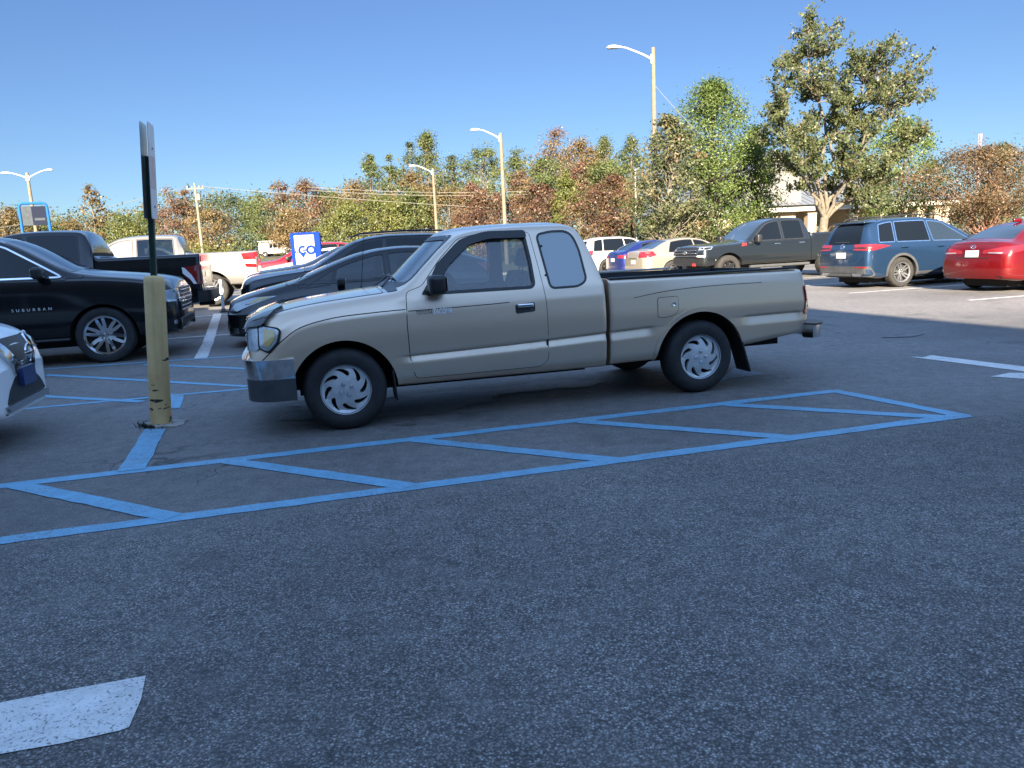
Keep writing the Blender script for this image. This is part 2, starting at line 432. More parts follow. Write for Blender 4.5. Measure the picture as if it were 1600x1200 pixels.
M['old_chrome'] = plain('old_chrome', (0.68, 0.69, 0.70), 0.12, 1.0, var=0.18, scale=20)
M['alloy'] = plain('alloy_wheel', (0.40, 0.41, 0.42), 0.3, 0.85)
M['hubcap'] = plain('silver_hubcap_plastic', (0.52, 0.53, 0.54), 0.38, 0.35, var=0.12, scale=18)
M['dark_alloy'] = plain('dark_alloy_wheel', (0.03, 0.03, 0.032), 0.35, 0.6)
M['brake'] = plain('brake_dark', (0.02, 0.02, 0.02), 0.7)
M['glass_dark'] = plain('dark_tinted_glass', (0.004, 0.005, 0.006), 0.02, spec=0.35)
M['glass_mid'] = plain('windscreen_tinted_glass', (0.012, 0.018, 0.024), 0.02, spec=1.0)
M['glass_clear'] = glass('clear_glass', (0.80, 0.88, 0.86))
M['glass_film'] = glass('filmed_glass', (0.50, 0.58, 0.60), 1.2, 0.55)
M['glass_tint'] = glass('tinted_glass', (0.35, 0.42, 0.42), 1.1)
M['glass_screen'] = glass('windscreen_glass', (0.50, 0.62, 0.66), 1.65, 0.09)
M['lens_red'] = plain('red_lens', (0.20, 0.008, 0.008), 0.12, coat=1.0)
M['lens_clear'] = plain('clear_lens', (0.32, 0.34, 0.36), 0.1, 0.45, coat=1.0)
M['lens_old'] = plain('aged_clear_lens', (0.30, 0.32, 0.33), 0.16, 0.3, coat=1.0, var=0.2, scale=25)
M['lens_amber'] = plain('aged_amber_lens', (0.50, 0.36, 0.12), 0.2, coat=1.0)
M['lens_white'] = plain('white_lens', (0.75, 0.75, 0.74), 0.15, coat=1.0)
M['badge'] = plain('bright_badge', (0.80, 0.80, 0.80), 0.3, 0.3); M['badge_dim'] = plain('dark_badge', (0.10, 0.10, 0.10), 0.4)
M['glass_door'] = glass('door_glass', (0.70, 0.77, 0.79), 1.15, 0.05)
M['seat'] = plain('grey_seat_cloth', (0.50, 0.49, 0.48), 0.9, var=0.2, scale=30)
M['seat_dark'] = plain('dark_seat_cloth', (0.05, 0.05, 0.055), 0.9, var=0.2, scale=30)
M['seat_pale'] = plain('pale_seat_cloth', (0.42, 0.38, 0.33), 0.9, var=0.15, scale=30)
M['cabin'] = plain('cabin_trim', (0.10, 0.10, 0.10), 0.85, var=0.15)
M['white_plate'] = plain('white_number_plate', (0.40, 0.42, 0.45), 0.35, var=0.1, scale=60)
M['plate_blue'] = plain('blue_front_plate', (0.02, 0.045, 0.14), 0.35)
M['white_metal'] = plain('white_painted_metal', (0.50, 0.50, 0.49), 0.4)
M['green_post'] = plain('dark_green_post', (0.025, 0.06, 0.04), 0.5, var=0.2)
M['sign_back'] = plain('bare_sign_back', (0.50, 0.51, 0.52), 0.35, 0.75, var=0.12, scale=9)
M['sign_white'] = plain('white_sign_face', (0.36, 0.355, 0.345), 0.8, 0.0, 0.1)
M['plate_face'] = plain('white_plate_face', (0.72, 0.72, 0.71), 0.5); M['sign_blue'] = plain('blue_sign_panel', (0.004, 0.026, 0.20), 0.8, 0.0, 0.1)
M['sign_sky'] = plain('bright_blue_frame', (0.010, 0.085, 0.30), 0.7, 0.0, 0.15)
M['sign_grey'] = plain('grey_sign_panel', (0.055, 0.065, 0.075), 0.85, 0.0, 0.08, var=0.15)
M['sign_navy'] = plain('slate_sign_panel', (0.014, 0.018, 0.034), 0.85, 0.0, 0.08)
M['sign_red'] = plain('red_sign_print', (0.5, 0.03, 0.03), 0.4)
M['concrete'] = plain('concrete', (0.30, 0.28, 0.25), 0.9, var=0.25, scale=6)
M['wood_pole'] = plain('tan_wood_pole', (0.15, 0.123, 0.088), 0.85, var=0.2, scale=5)
M['grey_pole'] = plain('weathered_grey_pole', (0.16, 0.15, 0.115), 0.9, var=0.2, scale=5)
M['metal_pole'] = plain('grey_metal_pole', (0.22, 0.22, 0.22), 0.5, 0.4)
M['wire'] = plain('overhead_wire', (0.16, 0.15, 0.13), 0.6)
M['stucco'] = plain('tan_stucco', (0.40, 0.32, 0.235), 0.9, var=0.07, scale=3)
M['trim_white'] = plain('pale_fascia', (0.42, 0.40, 0.37), 0.7, var=0.06)
M['roof_metal'] = plain('grey_metal_roof', (0.17, 0.18, 0.195), 0.5, 0.3, var=0.08)
M['siding'] = plain('pale_grey_siding', (0.15, 0.148, 0.145), 0.9, 0.0, 0.1, var=0.08); M['store_wall'] = plain('store_wall', (0.17, 0.15, 0.13), 0.9, var=0.1, scale=1)
M['window_dark'] = plain('dark_window_glass', (0.02, 0.028, 0.035), 0.05, spec=0.8)
M['bark'] = plain('grey_bark', (0.12, 0.10, 0.078), 0.95, var=0.35, scale=7)
M['bark_pale'] = plain('pale_bark', (0.12, 0.102, 0.078), 0.95, var=0.3, scale=7)
M['bark_dark'] = plain('dark_bark', (0.05, 0.04, 0.032), 0.95, var=0.35, scale=7)
M['bark_red'] = plain('smooth_cinnamon_bark', (0.17, 0.095, 0.06), 0.85, var=0.3, scale=7)
M['liner'] = plain('black_bed_liner', (0.02, 0.02, 0.022), 0.6, var=0.2)
M['lime'] = plain('pale_grey_rail', (0.40, 0.385, 0.35), 0.7, var=0.2)  # pale grey cap, used on the far bed rail only

def make_bollard_paint():
    m, n, l, p = mat('chipped_yellow_paint')
    a = tex(n, l, 'ShaderNodeTexNoise', scale=3.5, Detail=8.0, Roughness=0.65)
    base = ramp(n, l, a.outputs[0], [(0.3, (0.56, 0.37, 0.155)), (0.7, (0.76, 0.515, 0.24))])
    v = n.new('ShaderNodeMapping'); tc = n.new('ShaderNodeTexCoord'); l.new(tc.outputs['Object'], v.inputs[0]); v.inputs['Scale'].default_value = (4.5, 4.5, 15)
    ch = n.new('ShaderNodeTexNoise'); ch.inputs['Scale'].default_value = 1.0; ch.inputs['Detail'].default_value = 5; l.new(v.outputs[0], ch.inputs['Vector'])
    sep = n.new('ShaderNodeSeparateXYZ'); l.new(tc.outputs['Object'], sep.inputs[0])
    lo = n.new('ShaderNodeMapRange'); lo.inputs['From Min'].default_value = 0.05; lo.inputs['From Max'].default_value = 0.62; lo.inputs['To Min'].default_value = 0.06; lo.inputs['To Max'].default_value = -0.09
    l.new(sep.outputs[2], lo.inputs[0])
    ad = n.new('ShaderNodeMath'); ad.operation = 'ADD'; l.new(ch.outputs[0], ad.inputs[0]); l.new(lo.outputs[0], ad.inputs[1])
    k = ramp(n, l, ad.outputs[0], [(0.60, 0.0), (0.612, 1.0)])
    v2 = n.new('ShaderNodeMapping'); l.new(tc.outputs['Object'], v2.inputs[0]); v2.inputs['Scale'].default_value = (14, 14, 0.9)
    st = n.new('ShaderNodeTexNoise'); st.inputs['Scale'].default_value = 1.0; st.inputs['Detail'].default_value = 6; l.new(v2.outputs[0], st.inputs['Vector'])
    sr = ramp(n, l, st.outputs[0], [(0.52, 0.0), (0.75, 0.45)])
    o0 = mix(n, l, sr.outputs[0], base.outputs[0], (0.22, 0.15, 0.06))
    o = mix(n, l, k.outputs[0], o0, (0.025, 0.022, 0.02))
    l.new(o, p.inputs['Base Color']); p.inputs['Roughness'].default_value = 0.6
    bump(n, l, p, k.outputs[0], -0.4, 0.004); return m
M['bollard'] = make_bollard_paint()
def make_leaf(name, cols, trans=0.38):
    cols = [tuple(x * (0.86, 0.86, 0.88)[i] for i, x in enumerate(c)) for c in cols]
    """leaf colour picked per leaf from the tint attribute"""
    m, n, l, p = mat(name); n.remove(p)
    at_ = n.new('ShaderNodeAttribute'); at_.attribute_name = 'tint'
    r = ramp(n, l, at_.outputs['Fac'], [(i / max(1, len(cols) - 1), c) for i, c in enumerate(cols)])
    d = n.new('ShaderNodeBsdfDiffuse'); t = n.new('ShaderNodeBsdfTranslucent'); l.new(r.outputs[0], d.inputs[0]); l.new(r.outputs[0], t.inputs[0])
    ms = n.new('ShaderNodeMixShader'); ms.inputs[0].default_value = trans; l.new(d.outputs[0], ms.inputs[1]); l.new(t.outputs[0], ms.inputs[2])
    g = n.new('ShaderNodeBsdfGlossy'); g.inputs['Roughness'].default_value = 0.45; g.inputs[0].default_value = (0.9, 0.9, 0.9, 1)
    m2 = n.new('ShaderNodeMixShader'); m2.inputs[0].default_value = 0.02; l.new(ms.outputs[0], m2.inputs[1]); l.new(g.outputs[0], m2.inputs[2])
    l.new(m2.outputs[0], n['Material Output'].inputs[0]); return m
LEAF = {
    'maple': make_leaf('maple_leaves', [(0.06, 0.09, 0.035), (0.10, 0.135, 0.05), (0.15, 0.175, 0.07), (0.17, 0.175, 0.075), (0.19, 0.135, 0.06)], .5),
    'oak': make_leaf('oak_leaves', [(0.05, 0.085, 0.02), (0.09, 0.14, 0.035), (0.14, 0.19, 0.05), (0.19, 0.21, 0.07)]),
    'gum': make_leaf('mixed_green_leaves', [(0.06, 0.08, 0.035), (0.11, 0.125, 0.055), (0.17, 0.165, 0.08), (0.23, 0.15, 0.09)]),
    'rust': make_leaf('rust_leaves', [(0.08, 0.04, 0.028), (0.13, 0.065, 0.042), (0.16, 0.10, 0.05), (0.10, 0.095, 0.04)]),
    'bronze': make_leaf('bronze_leaves', [(0.075, 0.06, 0.03), (0.12, 0.08, 0.04), (0.155, 0.10, 0.05), (0.08, 0.085, 0.035)]),
    'orange': make_leaf('orange_brown_leaves', [(0.11, 0.10, 0.04), (0.17, 0.125, 0.055), (0.22, 0.14, 0.065), (0.13, 0.135, 0.05)]),
    'red': make_leaf('red_leaves', [(0.13, 0.075, 0.05), (0.20, 0.105, 0.07), (0.19, 0.14, 0.07), (0.12, 0.12, 0.05)]),
    'yellow': make_leaf('yellow_green_leaves', [(0.09, 0.11, 0.03), (0.15, 0.165, 0.045), (0.21, 0.20, 0.065)]),
    'pine': make_leaf('pine_needles', [(0.05, 0.075, 0.04), (0.08, 0.11, 0.05), (0.13, 0.14, 0.065)]),
    'green': make_leaf('green_leaves', [(0.06, 0.085, 0.03), (0.10, 0.13, 0.04), (0.145, 0.165, 0.055), (0.18, 0.165, 0.07)]),
    'hedge': make_leaf('dark_hedge_leaves', [(0.02, 0.032, 0.016), (0.04, 0.055, 0.025)]),
}
def make_lawn():
    m, n, l, p = mat('dry_lawn')
    a = tex(n, l, 'ShaderNodeTexNoise', 'World', 0.25, Detail=8.0, Roughness=0.7)
    r = ramp(n, l, a.outputs[0], [(0.3, (0.045, 0.055, 0.02)), (0.55, (0.085, 0.085, 0.035)), (0.75, (0.13, 0.11, 0.06))])
    l.new(r.outputs[0], p.inputs['Base Color']); p.inputs['Roughness'].default_value = 0.95
    b = tex(n, l, 'ShaderNodeTexNoise', 'World', 14.0, Detail=6.0); bump(n, l, p, b.outputs[0], 0.8, 0.08); return m
M['lawn'] = make_lawn()


# ------------------------------------------------------------------ the ground
def sstep(a, b, x):
    t = min(1, max(0, (x - a) / (b - a))); return t * t * (3 - 2 * t)
def rise(x, y):
    """the car park climbs gently towards its far left part"""
    p = Vector((x, y, 0)); u, v = p.dot(UU), p.dot(VV)
    return min(0.30, 0.035 * max(0, v - 14.0)) * sstep(5, -2, u) * sstep(120, 60, v)
def hill(x, y):
    """height of the land beyond the car park"""
    d = max(0.0, y - 58.0)
    side = 0.5 + 0.5 * math.tanh(-(x - 5) / 40.0)                 # rises a little more on the left
    k = 1 - math.exp(-(d / 45.0) ** 2)
    return -0.06 + rise(x, y) + k * (1.3 + 1.5 * side) + 0.004 * max(0, d - 60)
def make_terrain():
    xs = np.concatenate([np.linspace(-1200, -200, 14), np.linspace(-180, 180, 73), np.linspace(200, 1200, 14)])
    ys = np.concatenate([np.linspace(-400, 40, 12), np.linspace(45, 220, 71), np.linspace(240, 1500, 16)])
    v = [(x, y, hill(x, y)) for y in ys for x in xs]; nx = len(xs)
    f = [(j * nx + i, j * nx + i + 1, (j + 1) * nx + i + 1, (j + 1) * nx + i) for j in range(len(ys) - 1) for i in range(nx - 1)]
    tag(MB().add(v, f).build('terrain', M['lawn'], smooth=180), kind='structure')
make_terrain()
lot = MB(); us = list(np.arange(-75, -8, 4.0)) + list(np.arange(-8, 8, .5)) + list(np.arange(8, 76, 4.0)); vs = [-4.8, 5, 10, 13] + list(np.arange(14, 44.1, 1.0)); nu = len(us)
V_ = []
for v_ in vs:
    for u_ in us:
        p = uv(u_, v_); V_.append((p.x, p.y, rise(p.x, p.y)))
lot.add(V_, [(j * nu + i, j * nu + i + 1, (j + 1) * nu + i + 1, (j + 1) * nu + i) for j in range(len(vs) - 1) for i in range(nu - 1)])
lot.add([uv(-0.4, -60), uv(75, -60), uv(75, -4.8), uv(-0.4, -4.8)], [(0, 1, 2, 3)])
tag(lot.build('parking_lot', M['asphalt'], smooth=180), kind='structure')
def verge(u0, u1, v0, v1, name='verge'):
    b = MB(); b.box((u0, v0, 0.0), (u1, v1, 0.13)); b.box((u0 - 0.15, v0 - 0.15, 0.0), (u1 + 0.15, v1 + 0.15, 0.12), 1)
    o = b.build(name, [M['lawn'], M['concrete']], smooth=0); o.rotation_euler = (0, 0, TH)
    tag(o, kind='structure')
verge(-60, 60, 40.5, 43.5)
road = MB(); road.add([(-160, 109, hill(-160, 109) + .05), (40, 109, hill(40, 109) + .05), (40, 116, hill(40, 116) + .05), (-160, 116, hill(-160, 116) + .05)], [(0, 1, 2, 3)])
rv = []; rf = []
for i in range(41):
    x = -160 + 8 * i
    rv += [(x, 109.5, hill(x, 109.5) + .06), (x, 116.5, hill(x, 116.5) + .06)]
for i in range(40): rf.append((2 * i, 2 * i + 2, 2 * i + 3, 2 * i + 1))
tag(MB().add(rv, rf).build('road', M['asphalt'], smooth=180), kind='structure')

def mark(name, quads, m, z=0.003):
    """painted lines as thin sheets on the asphalt; quads of world points"""
    b = MB()
    for k, q in enumerate(quads):
        q = [Vector(p) for p in q]
        b.add([Vector((p.x, p.y, rise(p.x, p.y) + z + 0.00025 * k + (0.006 if rise(p.x, p.y) > 0.001 else 0))) for p in q], [tuple(range(len(q)))])
    for i, f in enumerate(b.f):
        p = [Vector(b.v[j]) for j in f]
        if (p[1] - p[0]).cross(p[2] - p[0]).z < 0: b.f[i] = f[::-1]
    return tag(b.build(name, m, smooth=0), kind='structure')
def line(a, b, w=0.1):
    a, b = Vector(a), Vector(b); n = (b - a).normalized(); n = Vector((-n.y, n.x, 0)) * w / 2
    return [a + n, a - n, b - n, b + n]
def jag(q, amp=0.006, step=0.12, seed=0):
    """ragged edge"""
    rnd = random.Random(seed); out = []
    for i in range(len(q)):
        a, b = q[i], q[(i + 1) % len(q)]; n = max(1, int((b - a).length / step))
        for j in range(n):
            p = a.lerp(b, j / n); out.append(p + Vector((rnd.uniform(-amp, amp), rnd.uniform(-amp, amp), 0)))
    return out
near = []
near.append(line(uv(-9, 5.42), uv(4.42, 5.47), 0.12)); near.append(line(uv(-9, 4.28), uv(4.60, 4.29), 0.12))
near.append(line(uv(4.40, 5.50), uv(4.56, 4.26), 0.12))
for k in range(8):
    u0 = 3.32 - 1.29 * k
    near.append(line(uv(u0, 5.42), uv(u0 + 1.09, 4.30), 0.125))
near.append([on_ground(*p) for p in ((226, 671), (259, 671), (228, 733), (184, 738))])
near.append([on_ground(*p) for p in ((264, 616), (289, 616), (282, 639), (262, 639.5))])
mark('parking_marking', [jag(q, seed=i) for i, q in enumerate(near)], M['blue_line'])
far = [line(uv(-9, 8.56), uv(1.2, 8.56), 0.09), line(on_ground(60, 577.5), on_ground(560, 544), 0.10)]
for a, b in (((73, 586), (387, 604)), ((40, 618), (222, 628)), ((225, 570), (390, 576.5))): far.append(line(on_ground(*a), on_ground(*b), 0.10))
mark('parking_marking', [jag(q, seed=i + 40) for i, q in enumerate(far)], M['blue_line'])
mark('parking_marking', [jag([on_ground(*p) for p in ((1120, 597), (1148, 575), (1198, 584.5), (1137, 592))])], M['blue_worn'])
wh = [[on_ground(*p) for p in q] for q in (
    ((0, 0), (1, 0), (1, 1), (0, 1)),
    ((-260, 1157), (0, 1100), (230, 1055.6), (223, 1094), (203, 1137), (187, 1144), (0, 1181), (-250, 1239)),
    ((1423, 558), (1456, 555.6), (1600, 573), (1700, 586), (1720, 590), (1640, 586)),
    ((1548, 589), (1578, 583), (1720, 584), (1720, 600)))]
wh[0] = [uv(-1.50, 11.72), uv(-1.32, 11.72), uv(-1.72, 19.2), uv(-1.90, 19.2)]
wh += [line(uv(-8, 15.0), uv(-0.6, 15.0), 0.09), line(uv(-8, 18.8), uv(-0.6, 18.8), 0.09), line(uv(-8, 22.3), uv(-0.6, 22.3), 0.09)]
for k in range(-3, 9): wh.append(line(uv(12.02, 14.52 + 3.2 * k), uv(17.3, 14.52 + 3.2 * k), 0.10))
mark('lane_marking', [jag(q, seed=i + 80) for i, q in enumerate(wh)], M['white_line'])

# oil stains and drips; those under the tan pickup also paint in its shade
def stain_and_shade(c, r, seed, stretch=1.0):
    rnd = random.Random(seed); P = []; ph = [rnd.uniform(0, 6.28) for _ in range(4)]
    for i in range(40):
        a = 2 * math.pi * i / 40; q = r * (1 + .22 * math.sin(2 * a + ph[0]) + .16 * math.sin(3 * a + ph[1]) + .10 * math.sin(7 * a + ph[2]) + .05 * math.sin(13 * a + ph[3]))
        P.append(c + UU * q * math.cos(a) * stretch + VV * q * math.sin(a))
    return P
M['stain_and_shade'] = make_road_paint('oil_stain_and_shade', (0.028, 0.027, 0.027), 0.74)
mark('oil_stain_and_shade', [stain_and_shade(uv(.9, 6.75), .50, 1, 1.7), stain_and_shade(uv(.35, 7.2), .35, 2, 1.3), stain_and_shade(uv(2.3, 7.0), .28, 3, 1.6), stain_and_shade(uv(1.35, 6.2), .10, 4), stain_and_shade(uv(.75, 6.0), .06, 5, 1.6), stain_and_shade(uv(-3.2, 7.2), .3, 6, 1.4), stain_and_shade(uv(6.4, 6.6), .07, 7), stain_and_shade(uv(7.5, 8.0), .12, 8, 2)], M['stain_and_shade'], .006)
# the store whose shadow lies over the near half of the car park: it stands behind the camera
st = empty('store_building', uv(-1.1, -5.3), TH)
tag(st, 'large plain tan store behind the photographer that shades the near lot', 'store building')
b = MB(); b.box((-60, -36, 0), (0, 0, 11.9)); b.build('wall', M['store_wall'], st, smooth=0)
b = MB(); b.box((-60.2, -0.25, 11.9), (0.25, 0.25, 12.02)); b.box((-0.25, -36, 11.9), (0.25, -0.25, 12.02)); b.build('parapet_cap', M['trim_white'], st, smooth=0)
b = MB(); b.box((0.26, -30, 0), (10.0, -0.6, 4.6)); b.build('added_sky_block', M['store_wall'], st, smooth=0)  # unseen low wing added to block low sky and deepen the shade
for x0 in (-12, -7.5, -32):
    b = MB(); b.box((x0, 0.0, 0.1), (x0 + 4, 0.05, 3.0)); b.build('window', M['window_dark'], st, smooth=0)

# ------------------------------------------------------------------ the tan building with the grey metal roof
def tan_building():
    D = 66.0
    a = at(1085, 365, D); c = at(1515, 352, D)
    ang = math.atan2(c.y - a.y, c.x - a.x) + 0.10
    zg = hill((a.x + c.x) / 2, D) - 0.05
    L = (Vector((c.x, c.y)) - Vector((a.x, a.y))).length
    r = empty('tan_building', (a.x, a.y, zg), ang)
    tag(r, 'low tan building with grey metal roof and square columns behind the maple', 'building')
    b = MB(); b.box((0, 2.6, 0), (L, 16, 3.75)); b.box((-0.02, 0.4, 0), (9.2, 2.62, 3.74)); b.build('wall', M['stucco'], r, smooth=0)
    # porch columns
    for x in (10.6, 14.4, 17.2, 18.9, 20.7, 22.3, L - 0.6):
        b = MB(); b.box((x - .38, 0.1, 0), (x + .38, .86, 3.45)); b.box((x - .46, .02, 0), (x + .46, .94, .35)); b.box((x - .46, .02, 3.2), (x + .46, .94, 3.452)); b.build('column', M['stucco'], r, smooth=0)
    b = MB(); b.box((-.4, -.4, 3.46), (L + .4, .0, 3.95)); b.box((-.4, .0, 3.46), (L + .4, 2.5, 3.7)); b.build('fascia', M['trim_white'], r, smooth=0)
    # roof: long slope with standing seams, ridge behind, front gable over the left third
    b = MB(); ez, rz_, ry = 3.96, 6.9, 9.0
    b.add([(-.9, -.7, ez), (L + .9, -.7, ez), (L - 5.5, ry, rz_), (4.5, ry, rz_)], [(0, 1, 2, 3)])
    b.add([(L + .9, -.7, ez), (L + .9, 17, ez), (L - 5.5, ry, rz_)], [(0, 1, 2)]); b.add([(-.9, 17, ez), (-.9, -.7, ez), (4.5, ry, rz_)], [(0, 1, 2)])
    b.add([(L + .9, 17, ez), (-.9, 17, ez), (4.5, ry, rz_), (L - 5.5, ry, rz_)], [(0, 1, 2, 3)])
    b.add([(-.9, -.7, ez - .02), (L + .9, -.7, ez - .02), (L + .9, 17, ez - .02), (-.9, 17, ez - .02)], [(3, 2, 1, 0)])
    for i in range(int(L / .6)):
        x = .3 + i * .6; k = min(1, max(0, min((x + .9) / 5.4, (L + .9 - x) / 6.4)))
        b.tube([(x, -.7, ez + .03), (x, -.7 + (ry + .7) * k, ez + .03 + (rz_ - ez) * k)], .03, 4)
    b.build('roof', M['roof_metal'], r, smooth=0)
    b = MB(); gx0, gx1, gz = 4.6, 9.6, 8.6
    b.add([(gx0, .2, 3.9), (gx1, .2, 3.9), (gx1, .2, 6.6), ((gx0 + gx1) / 2, .2, gz), (gx0, .2, 6.6), (gx0, 8, 3.9), (gx1, 8, 3.9), (gx1, 8, 6.6), ((gx0 + gx1) / 2, 8, gz), (gx0, 8, 6.6)],
          [(0, 1, 2, 3, 4), (9, 8, 7, 6, 5), (1, 6, 7, 2), (5, 0, 4, 9)]); b.build('gable', M['siding'], r, smooth=0)
    b = MB(); m_ = (gx0 + gx1) / 2
    for sg in (-1, 1):
        x0 = m_ + sg * 3.0
        b.add([(m_, -.2, gz + .1), (x0, -.2, 6.2), (x0, 8.2, 6.2), (m_, 8.2, gz + .1), (m_, -.2, gz - .05), (x0, -.2, 6.05), (x0, 8.2, 6.05), (m_, 8.2, gz - .05)],
              [(0, 1, 2, 3), (7, 6, 5, 4), (0, 4, 5, 1), (1, 5, 6, 2), (2, 6, 7, 3)])
    b.build('gable_roof', M['roof_metal'], r, smooth=0)
    for x, w in ((1.3, .9), (6.2, 1.0), (11.6, 1.6), (15.2, 1.2), (19.2, 1.2)):
        y = .4 if x < 9 else 2.6
        f = MB(); f.box((x - .08, y - .06, .75), (x + w + .08, y - .002, 2.65)); f = f.build('window', M['trim_white'], r, smooth=0)
        g = MB()
        for i in range(2):
            for j in range(2): g.box((x + i * w / 2 + .02, y - .075, .85 + j * .88), (x + (i + 1) * w / 2 - .02, y - .061, .85 + j * .88 + .84))
        g.build('pane', M['window_dark'], f, smooth=0)
    return r
tan_building()

# ------------------------------------------------------------------ vehicle bodies
# Local frame of every vehicle: x runs from nose to tail with 0 at the front axle, y across, z up.
def pchip(tab, x):
    xs = np.array([t[0] for t in tab], float); ys = np.array([t[1] for t in tab], float); x = np.clip(np.asarray(x, float), xs[0], xs[-1])
    if len(xs) == 1: return np.full_like(x, ys[0])
    h = np.diff(xs); d = np.diff(ys) / h; m = np.zeros(len(xs))
    if len(xs) == 2: m[:] = d[0]
    else:
        for i in range(1, len(xs) - 1):
            if d[i - 1] * d[i] > 0:
                w1, w2 = 2 * h[i] + h[i - 1], h[i] + 2 * h[i - 1]; m[i] = (w1 + w2) / (w1 / d[i - 1] + w2 / d[i])
        m[0], m[-1] = d[0], d[-1]
    k = np.clip(np.searchsorted(xs, x, side='right') - 1, 0, len(h) - 1); t = (x - xs[k]) / h[k]; H = h[k]
    return (1 + 2 * t) * (1 - t) ** 2 * ys[k] + t * (1 - t) ** 2 * H * m[k] + t * t * (3 - 2 * t) * ys[k + 1] + t * t * (t - 1) * H * m[k + 1]
class Loft:
    """a body lofted from cross sections. tracks: (y table, z table, corner radius) from sill to roof edge; top: height on the centre line"""
    def __init__(s, s0, s1, tracks, top, ends=((.35, .72, 2.2), (.3, .8, 2.2)), nose=None, tail=None, step=0.05, crown=1.0, nc=4):
        s.s0, s.s1, s.tracks, s.top, s.ends, s.step, s.crown, s.nc = s0, s1, tracks, top, ends, step, crown, nc
        s.nose, s.tail = nose, tail
    def plan(s, x):
        f = 1.0
        for e, d in ((s.ends[0], x - s.s0), (s.ends[1], s.s1 - x)):
            a, fm, p = e
            if d < a: q = 1 - d / a; f *= fm + (1 - fm) * (1 - q ** p) ** (1 / p)
        return f
    def section(s, x):
        f = s.plan(x); P = [(float(pchip(y, x)) * f, float(pchip(z, x)), r) for y, z, r in s.tracks]
        zt = float(pchip(s.top, x))
        for i in range(1, len(P)):                       # keep the section monotone
            if P[i][1] < P[i - 1][1] + 0.004: P[i] = (P[i][0], P[i - 1][1] + 0.004, P[i][2])
        yr, zr, rr = P[-1]; zt = max(zt, zr + 0.002)
        cr = lambda t: (yr * (1 - t), zr + (zt - zr) * (1 - (1 - t) ** 2))
        V = [(0.0, P[0][1], 0)] + P + [cr(.3) + (0,)]
        out = [(0.0, P[0][1])]; nc = s.nc
        for i in range(1, len(V) - 1):
            p = np.array(V[i][:2]); a = np.array(V[i - 1][:2]); b = np.array(V[i + 1][:2]); r = V[i][2]
            la, lb = np.linalg.norm(a - p), np.linalg.norm(b - p); t = min(r, la * .45, lb * .45)
            A = p + (a - p) / max(la, 1e-6) * t; B = p + (b - p) / max(lb, 1e-6) * t
            prev = np.array(out[-1])
            for j in (1, 2): out.append(tuple(prev + (A - prev) * j / 3))
            for j in range(nc + 1):
                w = j / nc; out.append(tuple(A * (1 - w) ** 2 + p * 2 * w * (1 - w) + B * w * w))
        for t in (.3, .45, .6, .75, .88, 1.0): out.append(cr(t))
        return out
    def stations(s):
        a0, a1 = s.ends[0][0], s.ends[1][0]; L = []
        n = 9
        L += [s.s0 + a0 * (1 - math.cos(math.pi / 2 * i / n)) for i in range(n + 1)]
        L += [s.s1 - a1 * (1 - math.cos(math.pi / 2 * i / n)) for i in range(n + 1)]
        L += list(np.arange(s.s0 + a0, s.s1 - a1, s.step))
        L = sorted(L); o = [L[0]]
        for x in L[1:]:
            if x - o[-1] > 0.008: o.append(x)
        return o
    def shear(s, x, z):
        if s.nose:
            w = max(0, 1 - (x - s.s0) / 0.5); x += float(pchip(s.nose, z)) * w * w
        if s.tail:
            w = max(0, 1 - (s.s1 - x) / 0.5); x += float(pchip(s.tail, z)) * w * w
        return x
    def mesh(s):
        X = s.stations(); rows = [s.section(x) for x in X]; n = len(rows[0]); ring = 2 * n - 2
        v = []; f = []
        for x, r in zip(X, rows):
            full = [(y, z) for y, z in r] + [(-y, z) for y, z in r[-2:0:-1]]
            v += [(s.shear(x, z), y, z) for y, z in full]
        for i in range(len(X) - 1):
            for j in range(ring):
                j2 = (j + 1) % ring; f.append((i * ring + j, (i + 1) * ring + j, (i + 1) * ring + j2, i * ring + j2))
        for e, fl in ((0, False), ((len(X) - 1) * ring, True)):          # end caps as strips between left and right
            for j in range(n - 1):
                l0, l1 = e + j, e + j + 1; r0 = e + (ring - j) % ring; r1 = e + (ring - j - 1) % ring
                q = [l0, l1, r1, r0]; q2 = []
                for w in q:
                    if w not in q2: q2.append(w)
                if len(q2) > 2: f.append(tuple(q2[::-1]) if fl else tuple(q2))
        return v, f
    def cavity(s, xa, xb, floor, inset, W):
        """closed inner volume of the cabin"""
        X = list(np.arange(xa, xb, 0.07)) + [xb]; v = []; f = []; rows = []
        for x in X:
            r = s.section(x); zt = r[-1][1]; k = max(0.05, (zt - inset - floor)) / max(0.05, zt - floor); o = []
            for y, z in r: o.append((y * (W - inset) / W, floor + max(0, z - floor) * k))
            rows.append(o)
        # drop points lying on the floor plane except the last of them
        j0 = max(max(i for i, p in enumerate(r) if p[1] <= floor + 1e-6) for r in rows)
        rows = [[(0.0, floor)] + [(p[0], max(p[1], floor + 0.001 * (i + 1))) for i, p in enumerate(r[j0:])] for r in rows]
        n = len(rows[0]); ring = 2 * n - 2
        for x, r in zip(X, rows): v += [(x, y, z) for y, z in r] + [(x, -y, z) for y, z in r[-2:0:-1]]
        for i in range(len(X) - 1):
            for j in range(ring): j2 = (j + 1) % ring; f.append((i * ring + j, (i + 1) * ring + j, (i + 1) * ring + j2, i * ring + j2))
        for e, fl in ((0, False), ((len(X) - 1) * ring, True)):
            for j in range(n - 1):
                q2 = []
                for w in (e + j, e + j + 1, e + (ring - j - 1) % ring, e + (ring - j) % ring):
                    if w not in q2: q2.append(w)
                if len(q2) > 2: f.append(tuple(q2[::-1]) if fl else tuple(q2))
        return v, f
